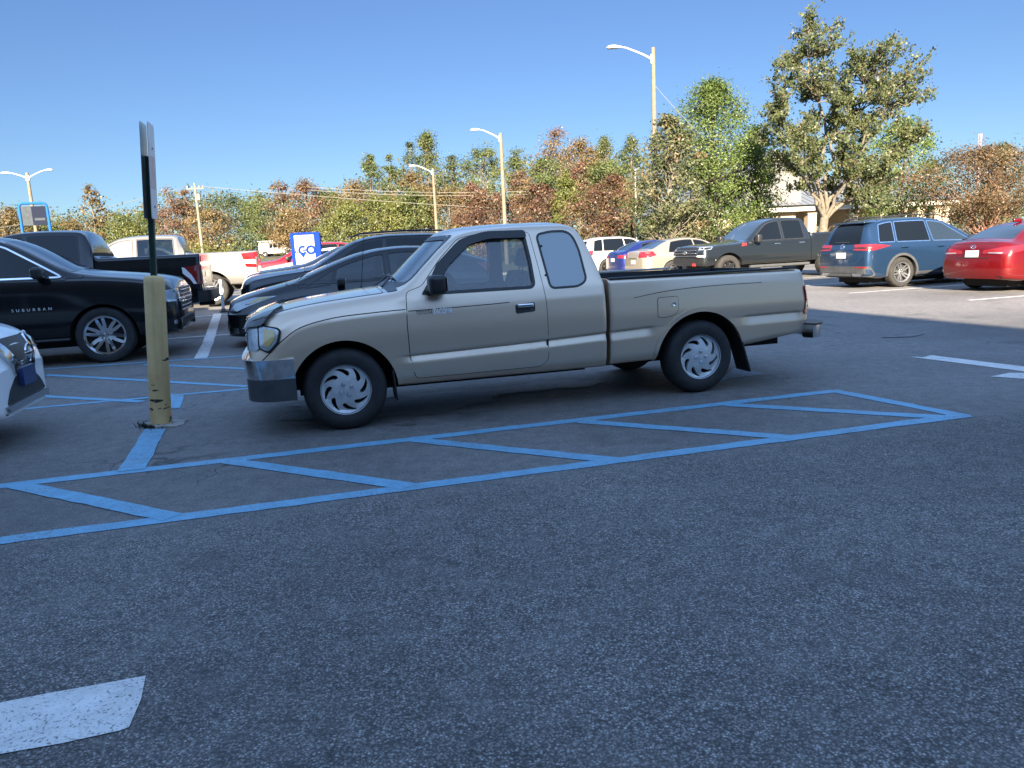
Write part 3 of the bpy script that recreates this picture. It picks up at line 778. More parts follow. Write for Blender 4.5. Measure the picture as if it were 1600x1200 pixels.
    def bvh(s):
        v, f = s.mesh(); return BVHTree.FromPolygons([Vector(p) for p in v], f)
def norm_out(me):
    bm = bmesh.new(); bm.from_mesh(me); bmesh.ops.remove_doubles(bm, verts=bm.verts, dist=1e-5); bmesh.ops.recalc_face_normals(bm, faces=bm.faces); bm.to_mesh(me); bm.free(); return me
def cyl_cutter(x, z, r, y0, y1, n=40, flat=None):
    mb = MB(); P = [(x + r * math.cos(2 * math.pi * i / n), z + r * math.sin(2 * math.pi * i / n)) for i in range(n)]
    if flat: P = [(a, max(b, flat)) for a, b in P]
    v = [(a, y0, b) for a, b in P] + [(a, y1, b) for a, b in P]
    mb.add(v, [tuple(range(n)), tuple(range(2 * n - 1, n - 1, -1))] + [(i, n + i, n + (i + 1) % n, (i + 1) % n) for i in range(n)])
    return mb
def arch_cutter(spots, w_in, w_out):
    """wheel wells: spots (x, z, radius)"""
    mb = MB()
    for x, z, r in spots:
        for sg in (-1, 1):
            c = cyl_cutter(x, z, r, min(sg * w_in, sg * w_out), max(sg * w_in, sg * w_out)); mb.add(c.v, c.f)
    me = mesh_of(mb.v, mb.f); norm_out(me); me.materials.append(M['dark']); return me
def prism_cutter(poly, axis, a, b, m):
    """2D outline pushed through along 'y' (x,z outline) or 'x' (y,z outline)"""
    n = len(poly); P = (lambda p, t: (p[0], t, p[1])) if axis == 'y' else (lambda p, t: (t, p[0], p[1]))
    v = [P(p, a) for p in poly] + [P(p, b) for p in poly]
    f = [tuple(range(n)), tuple(range(2 * n - 1, n - 1, -1))] + [(i, n + i, n + (i + 1) % n, (i + 1) % n) for i in range(n)]
    me = mesh_of(v, f); norm_out(me); me.materials.append(m); return me

# ------------------------------------------------------------------ wheels
WHEEL_MESH = {}
def gap_outline(kind, rim):
    """openings between the spokes, as 2D outlines"""
    H = []
    def wedge(a0, r0, r1, w0, w1, sw=0.0, rr=.012):
        P = []
        for r, w in ((r0, w0), (r1, w1)): P.append((r, w))
        q = []
        for k in range(5): t = k / 4; r = r0 + (r1 - r0) * t; q.append((r, a0 + sw * t + (w0 + (w1 - w0) * t)))
        for k in range(1, 4): t = k / 4; q.append((r1, a0 + sw + w1 - 2 * w1 * t))
        for k in range(4, -1, -1): t = k / 4; r = r0 + (r1 - r0) * t; q.append((r, a0 + sw * t - (w0 + (w1 - w0) * t)))
        return [(r * math.cos(a), r * math.sin(a)) for r, a in q]
    if kind == 'swirl':
        for i in range(8):
            a = 2 * math.pi * i / 8; q = []
            for k in range(9):                                   # one long edge
                t = k / 8; q.append((rim * (.56 + .34 * t), a + .55 * t + .02))
            for k in range(8, -1, -1):
                t = k / 8; q.append((rim * (.56 + .34 * t), a + .55 * t - .36 * math.sin(math.pi * min(1, t * .78 + .12)) ** 1.0 * 1.0))
            H.append([(r * math.cos(b), r * math.sin(b)) for r, b in q])
    else:
        n, r0, r1, w0, w1, pair = kind
        for i in range(n):
            a = 2 * math.pi * (i + .5) / n
            H.append(wedge(a, rim * r0, rim * r1, w0, w1))
            if pair:                                             # slot inside each double spoke
                H.append(wedge(2 * math.pi * i / n, rim * (r0 + .12), rim * r1, pair * .5, pair))
    return H
def wheel_parts(Rt, rim, width, kind, dish):
    key = (Rt, rim, width, str(kind), dish)
    if key in WHEEL_MESH: return WHEEL_MESH[key]
    # tyre, axis along y, outer face at -y
    T = MB(); Mx = Matrix.Rotation(R(90), 4, 'X')               # z -> -y
    h = width / 2
    prof = [(rim * .97, h - .015), (rim + .008, h - .004), (rim + (Rt - rim) * .45, h + .006), (rim + (Rt - rim) * .8, h - .004), (Rt - .012, h - .022), (Rt - .002, h - .045),
            (Rt, h * .35), (Rt - .006, h * .33), (Rt - .006, h * .27), (Rt, h * .25), (Rt, -h * .25), (Rt - .006, -h * .27), (Rt - .006, -h * .33), (Rt, -h * .35),
            (Rt - .002, -h + .045), (Rt - .012, -h + .022), (rim + (Rt - rim) * .5, -h), (rim * .97, -h + .015)]
    T.lathe(prof, 56, Mx)
    B = MB(); B.lathe([(0, h - .085), (rim * .5, h - .085), (rim * .52, h - .10), (rim * .98, h - .11), (rim * .98, -h + .02), (0, -h + .02)], 32, Mx)   # brake drum and barrel behind the openings
    F = MB(); n = 56
    out = [(rim * .985 * math.cos(2 * math.pi * i / n), rim * .985 * math.sin(2 * math.pi * i / n)) for i in range(n)]
    holes = gap_outline(kind, rim)
    v, f = fill(out, holes, rim * .14)
    def prof_y(r):
        q = r / rim
        if dish == 'cap': y = h - .012 - .016 * min(1, max(0, (q - .5) / .35)) + .012 * min(1, max(0, (q - .86) / .08)) + (.0 if q > .5 else .006 * (1 - (q / .5) ** 2))
        else: y = h - .012 - .045 * max(0, 1 - q / .93) ** .8 + (.004 if q > .93 else 0)
        return y
    top = []
    for p in v: r = p.length; top.append(Vector((p.x, -prof_y(r), p.y)))
    ff = []
    for q in f:
        nn = (top[q[1]] - top[q[0]]).cross(top[q[2]] - top[q[0]]); ff.append(q if nn.y < 0 else tuple(reversed(q)))
    cnt = set((q[i], q[(i + 1) % 3]) for q in ff for i in range(3)); low = {}; V = list(top)
    for a, b in list(cnt):
        if (b, a) not in cnt:
            for w in (a, b):
                if w not in low: low[w] = len(V); V.append(V[w] + Vector((0, .035, 0)))
            ff.append((b, a, low[a], low[b]))
    F.add(V, ff)
    # lip and centre
    F.lathe([(rim * .93, h - .035), (rim * .99, h - .012), (rim * 1.015, h - .002), (rim * 1.015, h - .02)], 56, Mx)
    F.lathe([(0, h - (.002 if dish == 'cap' else .034)), (rim * .13, h - (.003 if dish == 'cap' else .036)), (rim * .15, h - .06)], 24, Mx)
    N = MB(); k = 4 if dish == 'cap' else 5
    for i in range(k):
        a = 2 * math.pi * (i + .35) / k; rr = rim * (.24 if dish == 'cap' else .24); y = prof_y(rr)
        Mn = Matrix.Translation((rr * math.cos(a), -y, rr * math.sin(a))) @ Mx
        N.lathe([(0, .012), (.010, .012), (.011, .004), (.016, .003), (.016, -.01)], 10, Mn)
    WHEEL_MESH[key] = (T, B, F, N); return WHEEL_MESH[key]
WCACHE = {}
def add_wheel(root, x, y, z, Rt, rim, width, kind, mrim, dish='alloy', mtyre=None, spin=0.0, nuts=None):
    mtyre = mtyre or M['tyre']; T, B, F, N = wheel_parts(Rt, rim, width, kind, dish)
    w = empty('wheel', (x, y, z), 0, root); w.rotation_euler = (0, spin, 0 if y < 0 else math.pi)
    key = (Rt, rim, width, str(kind), dish, mrim.name, mtyre.name)
    if key not in WCACHE:
        t = T.build('tyre', mtyre, w, 40); r = F.build('rim', mrim, w, 30); b = B.build('brake_drum', M['brake'], w, 40); q = N.build('wheel_nut', nuts or M['old_chrome'], w, 40)
        WCACHE[key] = (t.data, r.data, b.data, q.data)
    else:
        for nm, d in zip(('tyre', 'rim', 'brake_drum', 'wheel_nut'), WCACHE[key]):
            o = bpy.data.objects.new(nm, d); COL.objects.link(o); o.parent = w
    return w

# ------------------------------------------------------------------ parts shared by vehicles
def sweep(path, prof, closed_prof=True):
    """prof (out, z) carried along a plan path of (x, y) points"""
    mb = MB(); P = [Vector(p) for p in path]; v = []; f = []; k = len(prof)
    for i, p in enumerate(P):
        t = (P[min(i + 1, len(P) - 1)] - P[max(i - 1, 0)]).normalized(); n = Vector((t.y, -t.x))
        for o, z in prof: q = p + n * o; v.append((q.x, q.y, z))
    for i in range(len(P) - 1):
        for j in range(k if closed_prof else k - 1):
            j2 = (j + 1) % k; f.append((i * k + j, (i + 1) * k + j, (i + 1) * k + j2, i * k + j2))
    if closed_prof: f.append(tuple(range(k))); f.append(tuple((len(P) - 1) * k + j for j in range(k))[::-1])
    mb.add(v, f); return mb
def smooth_path(pts, n=6, closed=False):
    """Catmull-Rom through points"""
    P = [Vector(p) for p in pts]; out = []
    for i in range(len(P) - 1):
        a, b, c, d = P[max(i - 1, 0)], P[i], P[i + 1], P[min(i + 2, len(P) - 1)]
        for j in range(n):
            t = j / n; out.append(0.5 * ((2 * b) + (c - a) * t + (2 * a - 5 * b + 4 * c - d) * t * t + (3 * b - a - 3 * c + d) * t ** 3))
    out.append(P[-1]); return [tuple(p) for p in out]
def add_seat(root, x, y, m, head=True, w=.5, zs=.55):
    s = empty('seat', (x, y, 0), 0, root)
    c = MB(); c.rbox((-.28, -w / 2, zs - .12), (.24, w / 2, zs + .05), .05); c.build('cushion', m, s, 180)
    Mt = Matrix.Translation((.22, 0, zs)) @ Matrix.Rotation(R(16), 4, 'Y')
    b = MB(); b.rbox((-.06, -w / 2, 0), (.08, w / 2, .58), .05, M=Mt); b.build('backrest', m, s, 180)
    if head:
        h = MB(); h.rbox((-.05, -.13, .62), (.06, .13, .80), .045, M=Mt); h.tube([Mt @ Vector((.01, -.06, .55)), Mt @ Vector((.01, -.06, .66))], .007, 6); h.tube([Mt @ Vector((.01, .06, .55)), Mt @ Vector((.01, .06, .66))], .007, 6)
        h.build('headrest', m, s, 180)
def add_mirror(root, x, y, z, sg, m, size=(.13, .22, .17)):
    a, b, c = size; mb = MB()
    mb.rbox((x - a / 2, min(sg * (y + .05), sg * (y + .05 + b)), z), (x + a / 2, max(sg * (y + .05), sg * (y + .05 + b)), z + c), .05, 4)
    mb.tube([(x, sg * (y - .03), z + .02), (x, sg * (y + .09), z + .05)], [.035, .04], 8)
    o = mb.build('wing_mirror', m, root, 180)
    g = MB(); g.rbox((x + a / 2 - .004, min(sg * (y + .075), sg * (y + .03 + b)), z + .025), (x + a / 2 + .004, max(sg * (y + .075), sg * (y + .03 + b)), z + c - .025), .003, 1)
    g.build('mirror_glass', M['chrome'], o, 40)
    return o
def rel(tab, k): return [(a, b + k) for a, b in tab]

def make_car(name, label, cat, S, pos, rz, group=None):
    """a parked vehicle from its table S: body loft, doors, glass, lamps, wheels"""
    root = empty(name, pos, rz); tag(root, label, cat, group)
    W, wb, Rt, P = S['W'], S['wb'], S['R'], S['paint']
    s0, s1 = -S['fo'], wb + S['ro']
    H = S['H']; zs = S['zs']
    top = [(s0 if a == -9 else a, b) for a, b in S['top']]
    belt = S['belt']; yr = S['yr']; drop = S.get('drop', .05)
    xs = np.linspace(s0, s1, 60)
    zr = [(x, float(pchip(top, x)) - (float(pchip(drop, x)) if isinstance(drop, list) else drop)) for x in xs]
    bt = [(x, min(float(pchip(belt, x)), float(pchip(zr, x)) - .025)) for x in xs]
    mid = S.get('zm', .36 * H)
    sill = S.get('sill', [(s0, zs + .02), (s0 + .5, zs), (s1 - .5, zs), (s1, zs + .06)])
    tr = [([(0, W - .12)], sill, .0), ([(0, W - .035)], rel(sill, .03), .03), ([(0, W - .005)], rel(sill, .14), .06),
          ([(0, W)], [(0, mid)], .12), ([(0, W - .025)], [(x, z - .13) for x, z in bt], .05), ([(0, W - S.get('tuck', .075))], bt, S.get('rb', .03)), (yr, zr, S.get('rr', .07))]
    lf = Loft(s0, s1, tr, top, S.get('ends', ((.45, .70, 2.2), (.4, .80, 2.2))), S.get('nose'), S.get('tail'), S.get('step', .07), nc=3)
    v, f = lf.mesh(); bv = BVHTree.FromPolygons([Vector(p) for p in v], f)
    me = mesh_of(v, f); norm_out(me); me.materials.append(P)
    ra = S.get('ra', Rt + .06)
    cuts = [arch_cutter([(0, Rt - .01, ra), (wb, Rt - .01, ra)], W - .34, W + .2)]
    if S.get('bed'):                                              # pickup: open the bed
        b0, b1, bz, btop = S['bed']; q = MB(); q.box((b0, -(W - .20), bz), (b1, W - .20, btop + .4)); c = mesh_of(q.v, q.f); norm_out(c); c.materials.append(M['liner']); cuts.append(c)
        q = MB()
        q.box((S['gap'] - .014, -W - .1, zs - .1), (S['gap'] + .014, W + .1, btop + .3)); c = mesh_of(q.v, q.f); norm_out(c); c.materials.append(M['gap']); cuts.append(c)
    wins = []
    for w in S['wins']:
        a0, b0, a1, b1 = w[:4]; lo = w[4] if len(w) > 4 else .03; hi = w[5] if len(w) > 5 else .075
        Q = []
        for k in range(13):
            x = a0 + (a1 - a0) * k / 12; Q.append((x, float(pchip(bt, x)) + lo))
        Tt = []
        for k in range(13):
            x = b1 + (b0 - b1) * k / 12; Tt.append((x, max(float(pchip(zr, x)) - hi, float(pchip(bt, x)) + lo + .012)))
        wins.append(rpoly(Q + Tt, S.get('wr', .02), 2))
    see = S.get('see')
    if see:                                                       # hollow cabin seen through the glass
        xa, xb, fl = see; v2, f2 = lf.cavity(xa, xb, fl, .07, W); c = mesh_of(v2, f2); norm_out(c); c.materials.append(M['cabin']); cuts.append(c)
        for q in wins:
            for sg in (-1, 1): cuts.append(prism_cutter(offset_poly(q, -.006), 'y', sg * .30, sg * (W + .3), M['black_plastic']))
    me = boolean(me, cuts)
    body = link('body', me, [], root, 38)
    gm = S.get('glass', M['glass_dark'])
    for k, q in enumerate(wins):
        for sg in (-1, 1):
            w_ = conform(bv, q, frame_side(sg), .004 if not see else -.004, grid=.12, skirt=.004).build('side_window', S.get('wglass', {}).get(k, gm), root, 60)
            ring = offset_poly(q, .022)
            conform(bv, ring, frame_side(sg), .006, [q], .12, .006).build('window_trim', S.get('wtrim', M['black_plastic']), w_, 60)
    for dr in S.get('doors', ()):                                 # panel with a dark gap round it
        d0, d1, zb_, ztop = dr[:4]; hx = dr[4]
        cut = dr[5] if len(dr) > 5 else 0
        zt0, zt1 = (ztop if hasattr(ztop, '__len__') else (ztop, ztop))
        Q = [(d0, zb_), (d1 - cut, zb_), (d1, zb_ + cut * .9), (d1, zt1), (d0 + .01, zt0)]
        q = rpoly(Q, .05, 3)
        for sg in (-1, 1):
            o = conform(bv, q, frame_side(sg), .0042, grid=.11, skirt=.004).build('door', P, root, 60)
            conform(bv, offset_poly(q, .007), frame_side(sg), .0015, [offset_poly(q, -.01)], .2, .002).build('door_gap', M['gap'], o, 60)
            hz = S.get('hz', float(pchip(bt, hx)) - .11)
            h, n = project(bv, (hx, hz), frame_side(sg), 0)
            if h:
                b = MB(); b.rbox((hx - .10, min(h.y, h.y + sg * .045), hz - .016), (hx + .10, max(h.y, h.y + sg * .045), hz + .016), .014, 2); b.build('handle', S.get('mhandle', P), o, 60)
    if 'screen' in S:                                             # windscreen and rear window seen from above: (x0, x1)
        def pane(nm, x0, x1, m, ins0, ins1):
            E = []
            for k in range(9): x = x0 + (x1 - x0) * k / 8; E.append((x, float(pchip(yr, x)) * lf.plan(x) - (ins0 + (ins1 - ins0) * k / 8)))
            Q = E + [(a, -b) for a, b in E[::-1]]
            conform(bv, rpoly(Q, .05, 2), TOP, .004, grid=.12, skirt=.004).build(nm, m, root, 60)
        pane('windscreen', *S['screen'][:2], S.get('mscreen', M['glass_mid']), .05, .06)
        if S.get('back'): pane('rear_window', *S['back'][:2], S.get('mback', M['glass_dark']), .08, .08)
    if 'hatch' in S:                                              # steep rear window: (half width bottom, z bottom, half width top, z top)
        wb_, zb_, wt_, zt_ = S['hatch']
        conform(bv, rpoly([(-wb_, zb_), (wb_, zb_), (wt_, zt_), (-wt_, zt_)], .07, 4), REAR, .005, grid=.1, skirt=.004).build('rear_window', S.get('mback', M['glass_dark']), root, 60)
    for pt in S.get('panels', ()):                                # any other laid-on piece: (name, material, frame, outline, offset[, holes])
        nm, m, fr, q, off = pt[:5]; both = fr in ('side', 'fcorner', 'rcorner')
        for sg in ((-1, 1) if both else (1,)):
            F_ = {'side': lambda: frame_side(sg), 'front': lambda: FRONT, 'rear': lambda: REAR, 'top': lambda: TOP,
                  'fcorner': lambda: frame_corner(s0, W, sg), 'rcorner': lambda: frame_corner(s1, W, sg, True)}[fr]()
            conform(bv, q, F_, off, grid=.06 if both else .08, skirt=.008).build(nm, m, root, 50)
    if S.get('lip'):                                              # wheel-arch mouldings
        for x in (0, wb):
            for sg in (-1, 1):
                A = [R(-8 + 196 * i / 24) for i in range(25)]; r0, r1 = ra - .002, ra + S['lip'][0]
                Q = [(x + r0 * math.cos(a), Rt - .01 + r0 * math.sin(a)) for a in A] + [(x + r1 * math.cos(a), Rt - .01 + r1 * math.sin(a)) for a in A[::-1]]
                conform(bv, Q, frame_side(sg), .008, grid=.08, skirt=.02).build('wheel_arch', S['lip'][1], root, 50)
    for sg in (-1, 1):
        for x in (0, wb):
            yo = S.get('inset', .03)
            add_wheel(root, x, sg * (W - yo - S['tw'] / 2), Rt, Rt, S['rim'], S['tw'], S['spokes'], S.get('mrim', M['alloy']), 'alloy', S.get('mtyre'), spin=.3 + x)
    if 'mirror' in S:
        x, z = S['mirror'][:2]; h, n = project(bv, (x, z), frame_side(1), 0); yy = h.y if h else W - .1
        for sg in (-1, 1): add_mirror(root, x, yy - .03, z, sg, S.get('mmirror', M['black_plastic']), S.get('msize', (.14, .22, .17)))
    if see and S.get('seats'):
        for x, m in S['seats']:
            for y in (-.37, .37): add_seat(root, x, y, m, True, .5, S.get('zseat', .6))
    u = MB(); u.box((s0 + .4, -(W - .38), zs - .12), (s1 - .4, W - .38, zs + .05)); u.tube([(0, -(W - .2), Rt), (0, W - .2, Rt)], .05, 8); u.tube([(wb, -(W - .2), Rt), (wb, W - .2, Rt)], .06, 8)
    u.build('underbody', M['dark'], root, 40)
    root['_'] = 0; del root['_']
    return root, bv, lf

# ------------------------------------------------------------------ the tan pickup in the middle
def make_hero():
    TAN = paint('tan_metallic_paint', (0.70, 0.55, 0.41), 0.72, 0.38, 0.12)
    root = empty('pickup_truck', (-1.295, 5.847, 0), 0.2639)
    tag(root, 'older tan extended cab pickup with silver hubcaps parked across the blue hatching', 'pickup truck')
    off = 0.845                                               # near flank lies at y = 0, so the centre line is at y = off
    ROOT = root
    body_root = root
    W = .845
    gz = [(-.8, .520), (.5, .545), (1.64, .578), (2.2, .602)]
    g = lambda k: rel(gz, k)
    line_z = [(-.75, .60), (-.56, .63), (-.45, .715), (-.30, .815), (-.05, .871), (.52, .90), (1.3, .915), (2.2, .93)]
    belt = [(-.75, .69), (-.60, .74), (-.45, .84), (-.3, .91), (0, .965), (.4, .995), (.56, 1.015), (1.2, 1.02), (2.2, 1.03)]
    zr = [(-.75, .80), (-.69, .86), (-.60, .90), (-.45, .945), (-.2, .99), (.2, 1.03), (.46, 1.055), (.56, 1.105), (.72, 1.245), (.93, 1.425), (1.02, 1.475), (1.16, 1.505), (1.6, 1.525), (1.88, 1.525), (1.99, 1.51), (2.06, 1.45), (2.12, 1.33), (2.17, 1.19), (2.2, 1.07)]
    yr = [(-.75, .66), (-.45, .68), (.3, .715), (.5, .72), (.72, .69), (.95, .635), (1.15, .605), (1.9, .605), (2.05, .62), (2.12, .665), (2.2, .735)]
    top = [(-.75, .83), (-.70, .88), (-.60, .925), (-.45, .97), (-.2, 1.015), (.2, 1.06), (.40, 1.08), (.5, 1.14), (.68, 1.30), (.88, 1.475), (.96, 1.525), (1.06, 1.55), (1.5, 1.575), (1.85, 1.575), (1.98, 1.56), (2.06, 1.50), (2.11, 1.38), (2.16, 1.22), (2.2, 1.09)]
    tr = [([(0, .70)], [(-.75, .36), (-.4, .30), (2.2, .30)], 0), ([(0, .795)], [(-.75, .38), (-.4, .315), (2.2, .315)], .02), ([(0, .826)], [(-.75, .42), (-.4, .385), (2.2, .385)], .03),
          ([(0, .838)], g(-.060), .012), ([(-.6, .836), (-.40, .836), (.42, .836), (.56, .818), (2.2, .818)], g(0.0), .006), ([(0, .838)], g(.015), .012),
          ([(0, .846)], [(x, max(float(pchip(gz, x)) + .03, .45 * float(pchip(gz, x)) + .55 * z - .02)) for x, z in line_z], .09), ([(-.75, .83), (-.3, .824), (2.2, .826)], line_z, .02), ([(-.75, .79), (-.3, .775), (.4, .78), (.6, .797), (2.2, .80)], belt, .03), (yr, zr, .05)]
    lf = Loft(-.70, 2.2, tr, top, ((.36, .80, 2.3), (.03, .99, 2.0)), None, None, .03, nc=4)
    v, f = lf.mesh(); bv = BVHTree.FromPolygons([Vector(p) for p in v], f)
    me = mesh_of(v, f); norm_out(me); me.materials.append(TAN)
    win = rpoly([(.70, 1.035), (.86, 1.27), (1.03, 1.425, .06), (1.24, 1.468, .06), (1.55, 1.465, .05), (1.572, 1.25), (1.578, 1.035, .04)], .03, 5)
    qwin = rpoly([(1.675, 1.45, .04), (1.80, 1.472, .05), (1.965, 1.468, .08), (2.02, 1.33, .12), (2.045, 1.06, .06), (1.97, 1.018, .05), (1.73, 1.015, .04)], .04, 6)
    cuts = [arch_cutter([(0, .30, .415)], .50, 1.0)]
    v2, f2 = lf.cavity(.62, 2.14, .36, .06, W); c = mesh_of(v2, f2); norm_out(c); c.materials.append(M['cabin']); cuts.append(c)
    for sg in (-1, 1):
        cuts.append(prism_cutter(win, 'y', sg * .3, sg * 1.2, M['black_plastic'])); cuts.append(prism_cutter(qwin, 'y', sg * .3, sg * 1.2, M['black_plastic']))
    scr = rpoly([(-.63, 1.115), (.63, 1.115), (.535, 1.455), (-.535, 1.455)], .07, 4)
    cuts.append(prism_cutter(scr, 'x', .2, 1.13, M['black_plastic']))
    rw = rpoly([(-.56, 1.16), (.56, 1.16), (.50, 1.45), (-.50, 1.45)], .06, 4)
    cuts.append(prism_cutter(rw, 'x', 1.95, 2.4, M['black_plastic']))
    me = boolean(me, cuts); T = Matrix.Translation((0, off, 0))
    holder = empty('cab', (0, 0, 0))                           # building frame, dissolved below
    kids = []
    def put(o): kids.append(o); return o
    put(link('body', me, [], None, 38))
    # glass
    for sg in (-1, 1):
        a = conform(bv, offset_poly(win, .01), frame_side(sg), -.012, grid=.08, skirt=0).build('side_window', M['glass_door'], None, 60); put(a)
        q = conform(bv, offset_poly(qwin, .008), frame_side(sg), .000, grid=.06, skirt=.004).build('quarter_window', M['glass_film'], None, 60); put(q)
        conform(bv, offset_poly(qwin, .014), frame_side(sg), .003, [offset_poly(qwin, -.004)], .08, .006).build('window_trim', M['black_plastic'], q, 60)
        for zz in (1.12, 1.36):
            lat = MB(); h, n = project(bv, (1.70, zz), frame_side(sg), .004); lat.rbox((1.69, h.y - .006, zz - .008), (1.708, h.y + .006, zz + .008), .004, 1)
            lat.build('window_hinge', M['black_plastic'], q, 60)
        # door as a laid-on panel with its gap
        dq = rpoly([(.555, .365), (1.60, .372), (1.672, .42, .08), (1.672, .9), (1.64, 1.2), (1.605, 1.478, .04), (1.23, 1.487), (1.00, 1.448, .05), (.83, 1.29), (.66, 1.085), (.53, 1.045), (.515, .8), (.52, .55)], .04, 4)
        d = conform(bv, dq, frame_side(sg), .005, [offset_poly(win, .004)], .03, .004, rows=[(x, float(pchip(gz, x)) + k) for x in np.linspace(.53, 1.665, 60) for k in (-.075, -.06, -.045, -.012, 0, .008, .016, .034)]).build('door', TAN, None, 40); put(d)
        conform(bv, offset_poly(dq, .006), frame_side(sg), .0015, [offset_poly(dq, -.012)], .06, .001).build('door_gap', M['gap'], d, 60)
        conform(bv, offset_poly(win, .020), frame_side(sg), .009, [offset_poly(win, -.004)], .05, .010).build('window_trim', M['black_plastic'], d, 60)
        ln = [(.53, .902), (.9, .907), (1.2, .913), (1.36, .919)]
        conform(bv, stroke(ln, .006), frame_side(sg), .0062, grid=.05, skirt=0).build('crease_line', M['gap'], d, 60)
        # wind deflector along the top of the glass
        vq = rpoly([(.69, 1.06), (.80, 1.25), (1.0, 1.43, .06), (1.23, 1.487, .06), (1.57, 1.484, .03), (1.575, 1.425), (1.25, 1.43, .05), (1.07, 1.385, .05), (.90, 1.24), (.76, 1.06)], .02, 4)
        put(conform(bv, vq, frame_side(sg), .030, grid=.05, skirt=.012).build('wind_deflector', M['black_plastic'], None, 50))
        # handle
        hq = rpoly([(1.405, .822), (1.572, .832), (1.572, .908), (1.405, .896)], .018, 4)
        hb = conform(bv, hq, frame_side(sg), .008, grid=.04, skirt=.008).build('handle_plate', M['black_plastic'], d, 50)
        h, n = project(bv, (1.49, .88), frame_side(sg), 0)
        b = MB(); b.rbox((1.42, min(h.y, h.y + sg * .03), .868), (1.56, max(h.y, h.y + sg * .03), .902), .012, 3); b.build('handle', M['chrome'], hb, 180)
        b = MB(); b.lathe([(0, .012), (.011, .012), (.013, .004), (.013, -.004)], 12, Matrix.Translation((1.545, h.y, .845)) @ Matrix.Rotation(R(-90 * sg), 4, 'X')); b.build('lock', M['old_chrome'], hb, 60)
        # badge
        Mt = Matrix.Translation((0, 0, 0))
        for txt, cx, sz, mm, sh, bd in (('TACOMA', .80, .058, M['badge'], .25, .0025), ('TOYOTA', .652, .040, M['badge_dim'], .3, .0005)):
            vv, ff = text_mesh(txt, sz, shear=sh, space=1.12, bold=bd)
            ww = max(p.x for p in vv) - min(p.x for p in vv)
            tgt = .155 if txt == 'TACOMA' else .125; k = tgt / ww
            P = []; base = []
            for p in vv:
                xx = cx + (p.x * k if sg < 0 else -p.x * k); h, n = project(bv, (xx, .883 + p.y * 1.0 + (.0)), frame_side(sg), .009); P.append(h)
                base.append(h - n * .005)
            n0 = len(P); cnt = set(); F3 = []
            for q_ in ff:
                q_ = q_ if sg < 0 else q_
                F3.append(q_)
                for i in range(len(q_)): cnt.add((q_[i], q_[(i + 1) % len(q_)]))
            F3 += [(a, n0 + a, n0 + b_, b_) for a, b_ in cnt if (b_, a) not in cnt]
            MB().add(P + base, F3).build('badge', mm, d, 20)
            k2 = MB(); n1 = len(P)                            # dark backing that outlines the letters
            q0 = [(cx - tgt / 2 - .006, .858), (cx + tgt / 2 + .004, .858), (cx + tgt / 2 + .008, .908), (cx - tgt / 2, .908)]
        # mirror on its black sail
        h, n = project(bv, (.72, 1.06), frame_side(sg), 0)
        b = MB(); b.rbox((.69, min(h.y + sg * .03, h.y + sg * .20), 1.025), (.83, max(h.y + sg * .03, h.y + sg * .20), 1.175), .04, 4); b.tube([(.70, h.y - sg * .02, 1.035), (.74, h.y + sg * .09, 1.07)], [.04, .035], 10)
        mi = b.build('wing_mirror', M['black_plastic'], None, 180); put(mi)
        b = MB(); b.rbox((.827, min(h.y + sg * .05, h.y + sg * .195), 1.05), (.834, max(h.y + sg * .05, h.y + sg * .195), 1.15), .003, 1); b.build('mirror_glass', M['chrome'], mi, 50)
        sail = rpoly([(.645, 1.02), (.82, 1.02), (.84, 1.09), (.78, 1.17), (.73, 1.13)], .02, 3)
        conform(bv, sail, frame_side(sg), .013, grid=.05, skirt=.008).build('mirror_base', M['black_plastic'], mi, 60)
        # front lamps: headlight on the face, marker round the corner
        hl = rpoly([(-.20, .675), (.115, .672), (.125, .845), (-.20, .85)], .03, 4)
        cr = frame_corner(-.70, W * .80, sg, k=.55)
        lamp = conform(bv, [(a, b_) for a, b_ in hl], cr, .012, grid=.04, skirt=.02).build('headlight', M['lens_old'], None, 60); put(lamp)
        mk_ = rpoly([(-.605, .690), (-.545, .662), (-.475, .735, .02), (-.455, .822), (-.60, .848)], .02, 4)
        conform(bv, mk_, frame_side(sg), .016, grid=.03, skirt=.02).build('headlight_housing', M['lens_old'], lamp, 60)
        ad = rpoly([(-.575, .71), (-.545, .695), (-.495, .745), (-.480, .812), (-.565, .828)], .02, 4)
        conform(bv, ad, frame_side(sg), .019, grid=.03, skirt=.004).build('side_marker', M['lens_amber'], lamp, 60)
        conform(bv, offset_poly(mk_, .012), frame_side(sg), .013, [offset_poly(mk_, -.004)], .03, .02).build('lamp_seal', M['gap'], lamp, 60)
        # wheel arch lip, fender seam, cowl to door
        A = [R(-2 + 184 * i / 30) for i in range(31)]
        Q = [(.413 * math.cos(a), .30 + .413 * math.sin(a)) for a in A] + [(.452 * math.cos(a), .30 + .452 * math.sin(a)) for a in A[::-1]]
        put(conform(bv, Q, frame_side(sg), .007, grid=.05, skirt=.03).build('wheel_arch', TAN, None, 60))
        sm = [(-.60, .60), (-.54, .655), (-.45, .735), (-.30, .832), (-.05, .888), (.25, .908), (.51, .917)]
        put(conform(bv, stroke(smooth_path(sm, 4), .007), frame_side(sg), .0015, grid=.05, skirt=0).build('hood_seam', M['gap'], None, 60))
        # front mud flap
        b = MB(); b.rbox((.40, min(sg * .62, sg * .82), .17), (.415, max(sg * .62, sg * .82), .42), .006, 1, M=Matrix.Rotation(R(-4), 4, 'Y')); put(b.build('mud_flap', M['black_plastic'], None, 60))
